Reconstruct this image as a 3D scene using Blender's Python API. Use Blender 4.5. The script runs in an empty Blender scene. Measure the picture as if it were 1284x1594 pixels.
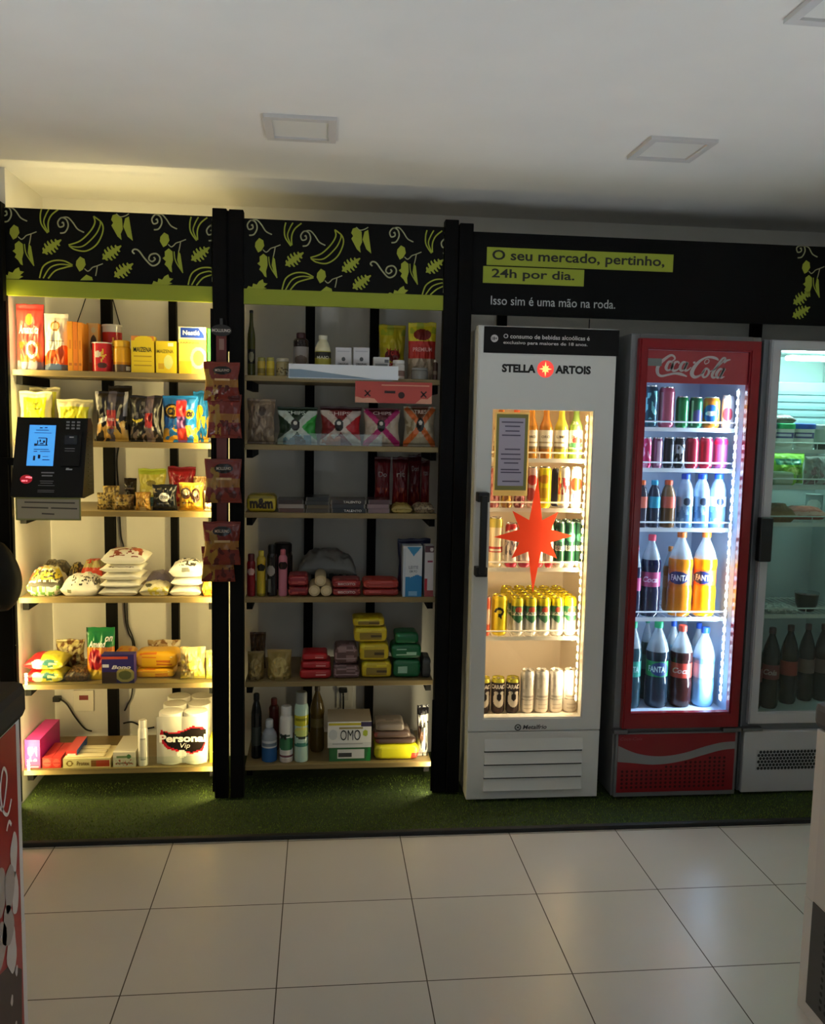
import bpy, bmesh, math, random
from mathutils import Vector, Matrix, noise
sc = bpy.context.scene
COL = sc.collection
PI = math.pi

# ------------------------------------------------------------------ camera
CAMH = 1.68322
CR = Vector((0.99436974, -0.10405242, 0.02004787))
CU = Vector((-0.00875198, 0.10790093, 0.99412313))
CF = Vector((0.1056041, 0.98870141, -0.10638276))
FPX = 1346.11
cam = bpy.data.cameras.new('camera')
cam.sensor_fit = 'VERTICAL'; cam.sensor_height = 36.0
cam.lens = FPX * 36.0 / 1594.0
cam.clip_start = 0.02; cam.clip_end = 60
camo = bpy.data.objects.new('camera', cam); COL.objects.link(camo)
camo.matrix_world = Matrix(((CR.x, CU.x, -CF.x, 0), (CR.y, CU.y, -CF.y, 0), (CR.z, CU.z, -CF.z, CAMH), (0, 0, 0, 1)))
sc.camera = camo

# ------------------------------------------------------------------ light and exposure
sc.view_settings.view_transform = 'Standard'; sc.view_settings.look = 'None'
sc.view_settings.exposure = 0.0; sc.view_settings.gamma = 1.0
sc.view_settings.use_curve_mapping = False
wd = bpy.data.worlds.new('world'); sc.world = wd; wd.use_nodes = True
wd.node_tree.nodes['Background'].inputs[0].default_value = (0.55, 0.68, 0.9, 1)
wd.node_tree.nodes['Background'].inputs[1].default_value = 0.35
WINX0, WINX1, WINZ0, WINZ1, WINY = -0.45, 1.55, 0.95, 2.25, -2.6
DAY_W = 9.0
LED_UNIT = 140.0      # yellow strips of the lit shelving unit
LED_TOP = 34.0
LED_DARK = 85.0      # short lit stretch of the dark unit's strip
LED_WARM = 34.0      # first cooler
LED_COOL = 60.0      # red cooler
LED_CYAN = 72.0      # third cooler
LED_CHEST = 210.0    # strips inside the two chest freezers, shining up through their glass lids
def area(name, loc, rot, sx, sy, watt, col):
    l = bpy.data.lights.new(name, 'AREA'); l.shape = 'RECTANGLE'; l.size = sx; l.size_y = sy
    l.energy = watt; l.color = col
    o = bpy.data.objects.new(name, l); COL.objects.link(o); o.location = loc; o.rotation_euler = rot
    return o
area('window_daylight', ((WINX0 + WINX1) / 2, WINY - 0.12, (WINZ0 + WINZ1) / 2), (PI / 2, 0, 0), WINX1 - WINX0, WINZ1 - WINZ0, DAY_W, (0.95, 0.97, 1.0))

# ------------------------------------------------------------------ materials
def lin(h):
    h = h.lstrip('#')
    c = [int(h[i:i + 2], 16) / 255 for i in (0, 2, 4)]
    return [x / 12.92 if x <= .04045 else ((x + .055) / 1.055) ** 2.4 for x in c] + [1.0]
MC = {}
def M(hexc, rough=.45, metal=0.0, emit=0.0, nz=0.0, sc_=30.0, spec=.5, bump=0.0):
    k = ('M', hexc, rough, metal, emit, nz, sc_, spec, bump)
    if k in MC: return MC[k]
    m = bpy.data.materials.new('paint_' + hexc.strip('#')); m.use_nodes = True
    nt = m.node_tree; b = nt.nodes['Principled BSDF']; c = lin(hexc)
    b.inputs['Base Color'].default_value = c
    b.inputs['Roughness'].default_value = rough; b.inputs['Metallic'].default_value = metal
    b.inputs['Specular IOR Level'].default_value = spec
    if emit:
        b.inputs['Emission Color'].default_value = c; b.inputs['Emission Strength'].default_value = emit
    if nz or bump:
        tc = nt.nodes.new('ShaderNodeTexCoord'); n = nt.nodes.new('ShaderNodeTexNoise')
        n.inputs['Scale'].default_value = sc_; n.inputs['Detail'].default_value = 3
        nt.links.new(tc.outputs['Object'], n.inputs['Vector'])
        if nz:
            r = nt.nodes.new('ShaderNodeValToRGB')
            r.color_ramp.elements[0].position = .3; r.color_ramp.elements[1].position = .7
            r.color_ramp.elements[0].color = [x * (1 - nz) for x in c[:3]] + [1]
            r.color_ramp.elements[1].color = [min(1, x * (1 + nz)) for x in c[:3]] + [1]
            nt.links.new(n.outputs['Fac'], r.inputs['Fac']); nt.links.new(r.outputs['Color'], b.inputs['Base Color'])
        if bump:
            bp = nt.nodes.new('ShaderNodeBump'); bp.inputs['Strength'].default_value = bump; bp.inputs['Distance'].default_value = .004
            nt.links.new(n.outputs['Fac'], bp.inputs['Height']); nt.links.new(bp.outputs['Normal'], b.inputs['Normal'])
    MC[k] = m
    return m
def clear(hexc, film=0.0, rough=.03, gloss=1.0):
    """thin clear sheet: see-through with a surface reflection; film > 0 adds some opaque plastic"""
    k = ('C', hexc, film, rough, gloss)
    if k in MC: return MC[k]
    m = bpy.data.materials.new('clear_' + hexc.strip('#')); m.use_nodes = True
    nt = m.node_tree; nt.nodes.clear()
    out = nt.nodes.new('ShaderNodeOutputMaterial')
    t = nt.nodes.new('ShaderNodeBsdfTransparent'); t.inputs[0].default_value = lin(hexc)
    g = nt.nodes.new('ShaderNodeBsdfGlossy'); g.inputs['Roughness'].default_value = rough
    lw = nt.nodes.new('ShaderNodeLayerWeight'); lw.inputs['Blend'].default_value = .5
    pw = nt.nodes.new('ShaderNodeMath'); pw.operation = 'POWER'; pw.inputs[1].default_value = 5; nt.links.new(lw.outputs['Facing'], pw.inputs[0])
    fr = nt.nodes.new('ShaderNodeMath'); fr.operation = 'MULTIPLY_ADD'; fr.inputs[1].default_value = .85; fr.inputs[2].default_value = .035 * gloss; nt.links.new(pw.outputs[0], fr.inputs[0])
    mx = nt.nodes.new('ShaderNodeMixShader')
    nt.links.new(fr.outputs[0], mx.inputs[0]); nt.links.new(g.outputs[0], mx.inputs[2])
    if film:
        p = nt.nodes.new('ShaderNodeBsdfPrincipled'); p.inputs['Base Color'].default_value = lin(hexc)
        p.inputs['Roughness'].default_value = .2
        m2 = nt.nodes.new('ShaderNodeMixShader'); m2.inputs[0].default_value = film
        nt.links.new(t.outputs[0], m2.inputs[1]); nt.links.new(p.outputs[0], m2.inputs[2])
        nt.links.new(m2.outputs[0], mx.inputs[1])
    else:
        nt.links.new(t.outputs[0], mx.inputs[1])
    nt.links.new(mx.outputs[0], out.inputs[0])
    MC[k] = m
    return m
def sticker(hexc):
    """thin printed film that lets light from behind glow through"""
    k = ('S', hexc)
    if k not in MC:
        m = bpy.data.materials.new('film_' + hexc.strip('#')); m.use_nodes = True; nt = m.node_tree; nt.nodes.clear()
        out = nt.nodes.new('ShaderNodeOutputMaterial'); a = nt.nodes.new('ShaderNodeBsdfDiffuse'); b = nt.nodes.new('ShaderNodeBsdfTranslucent'); mx = nt.nodes.new('ShaderNodeMixShader')
        a.inputs[0].default_value = lin(hexc); b.inputs[0].default_value = lin(hexc); mx.inputs[0].default_value = .6
        nt.links.new(a.outputs[0], mx.inputs[1]); nt.links.new(b.outputs[0], mx.inputs[2]); nt.links.new(mx.outputs[0], out.inputs[0]); MC[k] = m
    return MC[k]
def ledmat(hexc, s):
    return M(hexc, .5, 0, s)

# ------------------------------------------------------------------ mesh helpers
class MB:
    def __init__(s): s.v = []; s.f = []; s.i = []
    def add(s, v, f, i=0):
        n = len(s.v); s.v += [tuple(p) for p in v]
        for k, q in enumerate(f):
            s.f.append(tuple(n + a for a in q)); s.i.append(i if isinstance(i, int) else i[k])
        return s
    def box(s, x0, x1, y0, y1, z0, z1, i=0, bev=0.0):
        if bev:
            bm = bmesh.new(); bmesh.ops.create_cube(bm, size=1)
            for p in bm.verts: p.co = Vector((x0 + (p.co.x + .5) * (x1 - x0), y0 + (p.co.y + .5) * (y1 - y0), z0 + (p.co.z + .5) * (z1 - z0)))
            bmesh.ops.bevel(bm, geom=bm.edges[:], offset=bev, segments=2, affect='EDGES', profile=.5)
            bm.verts.index_update()
            s.add([tuple(p.co) for p in bm.verts], [[p.index for p in q.verts] for q in bm.faces], i); bm.free()
            return s
        v = [(x, y, z) for z in (z0, z1) for y in (y0, y1) for x in (x0, x1)]
        return s.add(v, [(0, 2, 3, 1), (4, 5, 7, 6), (0, 1, 5, 4), (2, 6, 7, 3), (0, 4, 6, 2), (1, 3, 7, 5)], i)
    def tube(s, pts, r, seg=8, i=0, cap=True):
        P = [Vector(p) for p in pts]; n = len(P); vs = []
        for k in range(n):
            t = (P[min(k + 1, n - 1)] - P[max(k - 1, 0)]).normalized()
            a = t.cross(Vector((0, 0, 1)))
            if a.length < .05: a = t.cross(Vector((0, 1, 0)))
            a.normalize(); b = t.cross(a)
            rr = r if not isinstance(r, (list, tuple)) else r[k]
            for j in range(seg):
                w = 2 * PI * j / seg
                vs.append(P[k] + a * (math.cos(w) * rr) + b * (math.sin(w) * rr))
        fs = [(k * seg + j, k * seg + (j + 1) % seg, (k + 1) * seg + (j + 1) % seg, (k + 1) * seg + j) for k in range(n - 1) for j in range(seg)]
        if cap: fs += [tuple(range(seg - 1, -1, -1)), tuple((n - 1) * seg + j for j in range(seg))]
        return s.add(vs, fs, i)
    def lathe(s, prof, seg=28, c=(0, 0, 0), paint=None, i=0):
        """prof: (radius, z) bottom to top round a vertical axis; paint(u, v) -> index, u 0..1 over the front half"""
        vs = []; fs = []; idx = []; n = len(prof); z0 = prof[0][1]; H = max(prof[-1][1] - z0, 1e-6)
        for (r, z) in prof:
            for j in range(seg):
                w = 2 * PI * j / seg - PI / 2 + .0001
                vs.append((c[0] + r * math.cos(w), c[1] + r * math.sin(w), c[2] + z))
        for k in range(n - 1):
            for j in range(seg):
                fs.append((k * seg + j, k * seg + (j + 1) % seg, (k + 1) * seg + (j + 1) % seg, (k + 1) * seg + j))
                if paint:
                    th = 2 * PI * (j + .5) / seg
                    if th > PI: th -= 2 * PI
                    idx.append(paint(.5 + th / PI, ((prof[k][1] + prof[k + 1][1]) / 2 - z0) / H))
                else: idx.append(i)
        fs += [tuple(range(seg - 1, -1, -1)), tuple((n - 1) * seg + j for j in range(seg))]
        e0 = idx[0] if idx else i; e1 = idx[-1] if idx else i
        idx += [e0, e1]
        return s.add(vs, fs, idx)
    def cyl(s, a, b, r, seg=16, i=0): return s.tube([a, b], r, seg, i)
    def build(s, name, mats, parent=None, smooth=False, loc=None, rot=None):
        me = bpy.data.meshes.new(name)
        me.from_pydata(s.v, [], s.f)
        if not isinstance(mats, (list, tuple)): mats = [mats]
        for m in mats: me.materials.append(m)
        if len(mats) > 1: me.polygons.foreach_set('material_index', s.i)
        bm = bmesh.new(); bm.from_mesh(me); bmesh.ops.recalc_face_normals(bm, faces=bm.faces[:]); bm.to_mesh(me); bm.free()
        if smooth:
            me.polygons.foreach_set('use_smooth', [True] * len(me.polygons))
            if smooth is not True: me.set_sharp_from_angle(angle=math.radians(smooth))
        o = bpy.data.objects.new(name, me); COL.objects.link(o)
        if parent: o.parent = parent
        if loc: o.location = loc
        if rot: o.rotation_euler = rot
        return o
def tag(o, label, cat, group=None, kind=None):
    if label: o['label'] = label
    if cat: o['category'] = cat
    if group: o['group'] = group
    if kind: o['kind'] = kind
    return o
def thing(name, label, cat, loc=(0, 0, 0), group=None, rz=0.0):
    o = bpy.data.objects.new(name, None); COL.objects.link(o)
    o.empty_display_size = .05; o.location = loc; o.rotation_euler = (0, 0, rz)
    return tag(o, label, cat, group)
def dup(root, loc, label=None, group=None, rz=None):
    c = root.copy(); COL.objects.link(c); c.location = loc
    if label: c['label'] = label
    if group: c['group'] = group
    if rz is not None: c.rotation_euler = (0, 0, rz)
    for ch in list(root.children):
        d = ch.copy(); COL.objects.link(d); d.parent = c
        for g in list(ch.children):
            e = g.copy(); COL.objects.link(e); e.parent = d
    return c
def struct(o, cat=None):
    o['kind'] = 'structure'
    return o
def at(px, py, Y):
    """point of the vertical plane y = Y seen at picture position px, py (measured once from the survey of the room)"""
    d = CF + CR * ((px - 642) / FPX) - CU * ((py - 797) / FPX); k = Y / d.y
    return d.x * k, CAMH + d.z * k
def spline(pts, n=8):
    P = [Vector(p) for p in pts]; out = []
    for k in range(len(P) - 1):
        a = P[max(k - 1, 0)]; b = P[k]; c = P[k + 1]; d = P[min(k + 2, len(P) - 1)]
        for j in range(n):
            t = j / n
            out.append(.5 * ((2 * b) + (c - a) * t + (2 * a - 5 * b + 4 * c - d) * t * t + (3 * b - a - 3 * c + d) * t ** 3))
    out.append(P[-1])
    return out
def ribbon(mb, pts, wdt, y, i=0, n=6, smooth=True):
    """flat stroke in the x-z plane at depth y; wdt number or one width per point"""
    W = wdt if isinstance(wdt, (list, tuple)) else [wdt] * len(pts)
    Q = [(p[0], p[1], W[k]) for k, p in enumerate(pts)]
    Q = spline(Q, n) if smooth and len(Q) > 2 else [Vector(q) for q in Q]
    vs = []; m = len(Q)
    for k in range(m):
        t = Q[min(k + 1, m - 1)] - Q[max(k - 1, 0)]; L = math.hypot(t.x, t.y) or 1
        nx, nz = -t.y / L, t.x / L; w = Q[k].z / 2
        vs += [(Q[k].x + nx * w, y, Q[k].y + nz * w), (Q[k].x - nx * w, y, Q[k].y - nz * w)]
    mb.add(vs, [(2 * k, 2 * k + 1, 2 * k + 3, 2 * k + 2) for k in range(m - 1)], i)
def poly(mb, pts, y, i=0): mb.add([(p[0], y, p[1]) for p in pts], [tuple(range(len(pts)))], i)
TC = {}
def text_geo(s, bold=0.0, shear=0.0):
    k = (s, bold, shear)
    if k in TC: return TC[k]
    cu = bpy.data.curves.new('t', 'FONT'); cu.body = s; cu.size = 1; cu.resolution_u = 3
    cu.offset = bold; cu.shear = shear
    o = bpy.data.objects.new('t', cu); COL.objects.link(o)
    me = bpy.data.meshes.new_from_object(o)
    V = [tuple(p.co) for p in me.vertices]; F = [tuple(p.vertices) for p in me.polygons]
    bpy.data.objects.remove(o); bpy.data.curves.remove(cu); bpy.data.meshes.remove(me)
    xs = [p[0] for p in V]; ys = [p[1] for p in V]
    x0, x1, y0, y1 = min(xs), max(xs), min(ys), max(ys)
    V = [((p[0] - x0) / (x1 - x0), (p[1] - y0) / (y1 - y0)) for p in V]
    TC[k] = (V, F)
    return TC[k]
def lettering(s, x0, x1, z0, z1, y, mat, parent=None, bold=.01, shear=0.0, name='lettering', loc=None, dz=0.0):
    """text filling the box x0..x1, z0..z1 on the plane y; dz = rise of the right end"""
    V, F = text_geo(s, bold, shear); mb = MB()
    mb.add([(x0 + a * (x1 - x0), y, z0 + b * (z1 - z0) + dz * a) for a, b in V], F)
    return mb.build(name, mat, parent, loc=loc)

# ------------------------------------------------------------------ packaging
def painter(base, layers):
    pal = [base]
    for l in layers:
        if l[-1] not in pal: pal.append(l[-1])
    def f(u, v):
        for l in reversed(layers):
            k = l[0]
            if k == 'r':
                if l[1] <= u <= l[3] and l[2] <= v <= l[4]: return pal.index(l[5])
            elif k == 'e':
                if ((u - l[1]) / l[3]) ** 2 + ((v - l[2]) / l[4]) ** 2 <= 1: return pal.index(l[5])
            elif k == 'p':
                P = l[1]; ins = False; j = len(P) - 1
                for a in range(len(P)):
                    if (P[a][1] > v) != (P[j][1] > v) and u < (P[j][0] - P[a][0]) * (v - P[a][1]) / (P[j][1] - P[a][1]) + P[a][0]: ins = not ins
                    j = a
                if ins: return pal.index(l[2])
            elif k == 'n':      # blotches: ('n', u0, v0, u1, v1, scale, threshold, seed, colour)
                if l[1] <= u <= l[3] and l[2] <= v <= l[4] and noise.noise(Vector((u * l[5], v * l[5], l[7] * 3.7))) > l[6]: return pal.index(l[8])
        return 0
    return pal, f
def pmats(pal, rough, film=0.0):
    return [(clear(c[1:], .45) if c.startswith('~') else M(c, rough)) for c in pal]
def texts_on(texts, surf, w, h, parent):
    """texts: (string, u, v, width fraction, height fraction, colour[, bold, shear])"""
    for t in texts:
        s, u, v, fw, fh, col = t[:6]; bold = t[6] if len(t) > 6 else .015; sh = t[7] if len(t) > 7 else 0
        V, F = text_geo(s, bold, sh); mb = MB()
        mb.add([surf(u + (a - .5) * fw, v + (b - .5) * fh) for a, b in V], F)
        mb.build('lettering', M(col, .5), parent)
def carton(name, w, d, h, base, layers=(), texts=(), n=(46, 56), rough=.45, side=None, top=None, toplayers=()):
    pal, f = painter(base, list(layers))
    if side and side not in pal: pal.append(side)
    if top and top not in pal: pal.append(top)
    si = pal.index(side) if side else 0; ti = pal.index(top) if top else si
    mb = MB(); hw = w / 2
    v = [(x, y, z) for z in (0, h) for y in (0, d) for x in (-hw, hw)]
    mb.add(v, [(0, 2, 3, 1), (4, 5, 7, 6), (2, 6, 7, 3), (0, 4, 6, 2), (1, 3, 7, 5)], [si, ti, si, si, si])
    nu, nv = n if layers else (1, 1)
    vs = [(-hw + w * a / nu, 0, h * b / nv) for b in range(nv + 1) for a in range(nu + 1)]; W = nu + 1
    fs = []; ix = []
    for b in range(nv):
        for a in range(nu):
            fs.append((b * W + a, b * W + a + 1, (b + 1) * W + a + 1, (b + 1) * W + a)); ix.append(f((a + .5) / nu, (b + .5) / nv))
    mb.add(vs, fs, ix)
    o = mb.build(name, pmats(pal, rough))
    texts_on(texts, lambda u, v: (-hw + u * w, -.0008, v * h), w, h, o)
    return o
def pouch(name, w, d, h, base, layers=(), texts=(), style='stand', seed=1, rough=.3, n=(48, 60), back=None):
    pal, f = painter(base, list(layers))
    if back and back not in pal: pal.append(back)
    bi = pal.index(back) if back else None
    nu, nv = n
    def prof(v):
        if style == 'stand': return max(0.0, 1 - max(0, (v - .12) / .8) ** 1.6) ** .7 if v < .92 else 0.0
        t = min(1, max(0, (v - .05) / .9)); return max(0.0, math.sin(PI * t)) ** .5
    def S(u, v, sgn):
        u = min(1, max(0, u)); v = min(1, max(0, v))
        e = max(0.0, 4 * u * (1 - u)) ** .5
        p = prof(v); wr = noise.noise(Vector((u * 5 + seed, v * 5, seed * 2.3 + sgn))) + .5 * noise.noise(Vector((u * 11, v * 9 + seed, sgn)))
        y = sgn * (d / 2) * e * p * (1 + .42 * wr) + sgn * .0012
        x = (u - .5) * w * (1 - (.13 if style != 'stand' else .06) * math.sin(PI * min(1, v * 1.05)) ** 2 * (.75 + .5 * noise.noise(Vector((v * 4, seed, 5)))))
        z = v * h + .03 * h * noise.noise(Vector((u * 3, seed, 2))) * v ** 3 - .02 * h * v ** 3
        y = max(-d / 2, min(d / 2, y))
        y += .018 * h * noise.noise(Vector((u * 3, seed, 7))) * v * v
        return (x, d / 2 + y, z)
    mb = MB(); W = nu + 1
    for sgn in (-1, 1):
        vs = [S(a / nu, b / nv, sgn) for b in range(nv + 1) for a in range(nu + 1)]; fs = []; ix = []
        for b in range(nv):
            for a in range(nu):
                q = (b * W + a, b * W + a + 1, (b + 1) * W + a + 1, (b + 1) * W + a)
                fs.append(q if sgn < 0 else q[::-1])
                ix.append(f((a + .5) / nu, (b + .5) / nv) if (sgn < 0 or bi is None) else bi)
        mb.add(vs, fs, ix)
    N = (nu + 1) * (nv + 1)
    rim = [a for a in range(W)] + [b * W + nu for b in range(1, nv + 1)] + [nv * W + a for a in range(nu - 1, -1, -1)] + [b * W for b in range(nv - 1, 0, -1)]
    fs = [(rim[k], rim[(k + 1) % len(rim)], N + rim[(k + 1) % len(rim)], N + rim[k]) for k in range(len(rim))]
    mb.f += fs; mb.i += [0] * len(fs)
    o = mb.build(name, pmats(pal, rough), smooth=True)
    texts_on(texts, lambda u, v: tuple(Vector(S(u, v, -1)) - Vector((0, .0045, 0))), w, h, o)
    return o
def pillow(name, w, d, h, base, layers=(), toplayers=(), texts=(), seed=1, rough=.35, n=(44, 30), e1=.75, e2=.42, wr=.006):
    """lying pack: e1 < .6 a soft brick, otherwise a flat cushion bag with a seam all round"""
    pal, f = painter(base, list(layers)); pal2, f2 = painter(base, list(toplayers))
    for c in pal2:
        if c not in pal: pal.append(c)
    sp = lambda t, e: math.copysign(abs(t) ** e, t)
    mb = MB(); vs = []; fs = []; ix = []
    if e1 < .6:
        e1, e2 = .30, .20; nu, nv = n; nu = nu // 2 * 2
        def S(th, ph):
            c = Vector((w / 2 * sp(math.cos(th), e2) * sp(math.cos(ph), e1), d / 2 * sp(math.sin(th), e2) * sp(math.cos(ph), e1), h / 2 * sp(math.sin(ph), .55)))
            k = (noise.noise(Vector((c.x * 30 + seed, c.y * 30, c.z * 45 + seed))) + .5 * noise.noise(Vector((c.x * 80, c.y * 60 + seed, c.z * 70)))) * wr * .7
            return Vector((c.x - math.copysign(abs(k), c.x), c.y + abs(k) * (.8 if c.y < 0 else -.8), max(-h / 2, min(h / 2, c.z + k * .5))))
        for b in range(nv + 1):
            ph = -PI / 2 + PI * b / nv
            for a in range(nu): vs.append(S(2 * PI * a / nu, max(-1.55, min(1.55, ph))) + Vector((0, d / 2, h / 2)))
        for b in range(nv):
            for a in range(nu): fs.append((b * nu + a, b * nu + (a + 1) % nu, (b + 1) * nu + (a + 1) % nu, (b + 1) * nu + a))
        cap = [tuple(range(nu - 1, -1, -1)), tuple(nv * nu + a for a in range(nu))]
        def surf(u, v):
            zz = (v - .5) * 2; ph = math.asin(max(-1, min(1, sp(zz, 1 / .55)))); cx = (u - .5) * 2 / max(.2, abs(sp(math.cos(ph), e1)))
            th = -math.acos(max(-1, min(1, sp(cx, 1 / e2)))); p = S(th, ph)
            return (p.x, p.y + d / 2 - .004, p.z + h / 2)
    else:
        nu, nv = n; sm = .36 * h
        F = lambda t: max(0.0, 1 - abs(t) ** 2.8) ** .5
        def P(x, y, top):
            g = F(x) * F(y); k = noise.noise(Vector((x * 2.6 + seed, y * 2.2, seed * 1.7))) + .6 * noise.noise(Vector((x * 6, y * 5 + seed, 3)))
            z = min(h, sm + (h - sm) * g * (1 + .22 * k)) if top else max(0, sm - sm * min(1, g * 1.9))
            z += .10 * h * noise.noise(Vector((x * 3 + seed, y * 3, 9))) * (1 - g) if 0 < z < h else 0
            return (x * w / 2 * (1 - .05 * (1 - y ** 4)), d / 2 + y * d / 2 * (1 - .05 * (1 - x ** 4)), max(0, min(h, z)))
        q = lambda k, m: math.sin((2 * k / m - 1) * PI / 2) * .6 + (2 * k / m - 1) * .4
        for top in (True, False):
            o = len(vs); vs += [Vector(P(q(a, nu), q(b, nv), top)) for b in range(nv + 1) for a in range(nu + 1)]; W = nu + 1
            for b in range(nv):
                for a in range(nu):
                    t = (o + b * W + a, o + b * W + a + 1, o + (b + 1) * W + a + 1, o + (b + 1) * W + a); fs.append(t if top else t[::-1])
        N = (nu + 1) * (nv + 1); rim = list(range(W)) + [b * W + nu for b in range(1, nv + 1)] + [nv * W + a for a in range(nu - 1, -1, -1)] + [b * W for b in range(nv - 1, 0, -1)]
        cap = [(rim[k], rim[(k + 1) % len(rim)], N + rim[(k + 1) % len(rim)], N + rim[k]) for k in range(len(rim))]
        def surf(u, v):
            x = max(-.97, min(.97, 2 * u - 1)); z = v * h; Fx = max(.05, F(x))
            g = (z - sm) / (h - sm) if z >= sm else (sm - z) / sm / 1.9
            Fy = min(.999, g / Fx); y = -(1 - Fy ** 2) ** (1 / 2.8); p = P(x, y, z >= sm)
            return (p[0], p[1] - .004, z)
    for qd in fs:
        c = sum((vs[k] for k in qd), Vector()) / 4; nn = (vs[qd[2]] - vs[qd[0]]).cross(vs[qd[3]] - vs[qd[1]])
        if nn.length > 0: nn.normalize()
        if toplayers and nn.z > .75: ix.append(pal.index(pal2[f2(c.x / w + .5, c.y / d)]))
        elif c.y < d * .55: ix.append(f(c.x / w + .5, c.z / h))
        else: ix.append(0)
    mb.add(vs, fs + cap, ix + [0] * len(cap))
    o = mb.build(name, pmats(pal, rough), smooth=True)
    texts_on(texts, surf, w, h, o)
    return o
def resample(prof, rows):
    out = [prof[0]]
    L = prof[-1][1] - prof[0][1]
    for a, b in zip(prof[:-1], prof[1:]):
        k = max(1, int(round(rows * abs(b[1] - a[1]) / L)))
        for j in range(1, k + 1): out.append((a[0] + (b[0] - a[0]) * j / k, a[1] + (b[1] - a[1]) * j / k))
    return out
def round_texts(texts, rad, h, parent):
    for t in texts:
        s, u, v, fw, fh, col = t[:6]; bold = t[6] if len(t) > 6 else .015; sh = t[7] if len(t) > 7 else 0
        V, F = text_geo(s, bold, sh); mb = MB(); vs = []
        for a, b in V:
            th = (u + (a - .5) * fw - .5) * PI; vv = v + (b - .5) * fh; r = rad(vv) + .0009
            vs.append((r * math.sin(th), -r * math.cos(th), vv * h))
        mb.add(vs, F); mb.build('lettering', M(col, .5), parent)
def can(name, r, h, base, layers=(), texts=(), lid='#c9c9c6', rough=.3, metal=.35, tab=True):
    t = thing(name, None, None)
    pal, f = painter(base, list(layers)); nk = min(.016, h * .12)
    pr = [(.72 * r, 0), (.8 * r, .002), (r, nk * .8), (r, h - nk * 1.2), (.84 * r, h - .004)]
    mb = MB().lathe(resample(pr, 44), 56, paint=f)
    mb.build('body', [M(c, rough, metal * (0 if c in ('#ffffff', '#f2f2ee') else 1)) for c in pal], t, smooth=40)
    MB().lathe([(.80 * r, h - .007), (.86 * r, h - .004), (.88 * r, h), (.80 * r, h), (.78 * r, h - .005), (.1 * r, h - .005)], 24).build('lid', M(lid, .25, .8), t, smooth=40)
    if tab: MB().box(-.18 * r, .18 * r, -.55 * r, .2 * r, h - .004, h - .0015).build('pull_tab', M('#b9b9b9', .25, .9), t)
    round_texts(texts, lambda v: r, h, t)
    return t
BP = {
    'pet': ([(.62, 0), (.82, .0), (.97, .035), (1, .08), (.97, .16), (1, .24), (1, .30), (.93, .36), (.93, .54), (1, .60), (.98, .66), (.78, .76), (.5, .85), (.33, .90), (.31, .935)], .925, 1.0, .38),
    'beer': ([(.8, 0), (.95, .005), (1, .03), (1, .56), (.92, .64), (.55, .76), (.44, .84), (.40, .965)], .955, 1.0, .46),
    'jug': ([(.85, 0), (.97, .01), (1, .04), (1, .62), (.97, .7), (.72, .82), (.5, .88), (.48, .91)], .90, 1.0, .56),
    'det': ([(.9, 0), (.98, .01), (1, .05), (1, .58), (.88, .68), (.5, .78), (.42, .83)], .82, 1.0, .5),
    'aero': ([(.92, 0), (.98, .004), (1, .02), (1, .77), (.9, .81), (.78, .835)], .83, 1.0, .8),
    'jar': ([(.92, 0), (.98, .01), (1, .05), (1, .72), (.9, .79), (.86, .81)], .80, 1.0, .93),
    'tin': ([(.97, 0), (1, .01), (1, .97), (.99, .975)], .955, 1.0, 1.03),
    'tub': ([(.86, 0), (.9, .01), (1, .78), (1, .80)], .785, 1.0, 1.06),
    'slim': ([(.9, 0), (1, .02), (1, .82), (.8, .86), (.6, .88)], .87, 1.0, .62),
}
def bottle(name, r, h, kind, base, layers=(), texts=(), cap='#ffffff', band=None, rough=.15, cap_name='cap', mats=None, lab_texts=(), lab_layers=()):
    t = thing(name, None, None)
    prof, c0, c1, cr = BP[kind]
    pal, f = painter(base, list(layers))
    P = [(a * r, b * h) for a, b in prof]
    MB().lathe(resample(P, 44), 44, paint=f).build('body', pmats(pal, rough), t, smooth=35)
    k = c1 - c0
    MB().lathe([(cr * r * .96, c0 * h), (cr * r, (c0 + .1 * k) * h), (cr * r, (c0 + .85 * k) * h), (cr * r * .85, c1 * h), (cr * r * .1, c1 * h)], 22).build(cap_name, M(cap, .4), t, smooth=35)
    def rad(v):
        z = v * h
        for a, b in zip(P[:-1], P[1:]):
            if a[1] <= z <= b[1] and b[1] > a[1]: return a[0] + (b[0] - a[0]) * (z - a[1]) / (b[1] - a[1])
        return P[-1][0]
    if band:
        v0, v1, col = band; pl, lf = painter(col, list(lab_layers))
        LP = [(rad(v0 + (v1 - v0) * a / 24) + .0012, (v0 + (v1 - v0) * a / 24) * h) for a in range(25)]
        lb = MB().lathe(LP, 56, paint=lf).build('label', [M(c, .4) for c in pl], t, smooth=35)
        round_texts(lab_texts, lambda v: rad(v) + .0015, h, lb)
    round_texts(texts, rad, h, t)
    return t
def put(o, name_label, cat, loc, group=None, rz=0.0):
    o.location = loc; o.rotation_euler = (0, 0, rz)
    return tag(o, name_label, cat, group)

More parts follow.
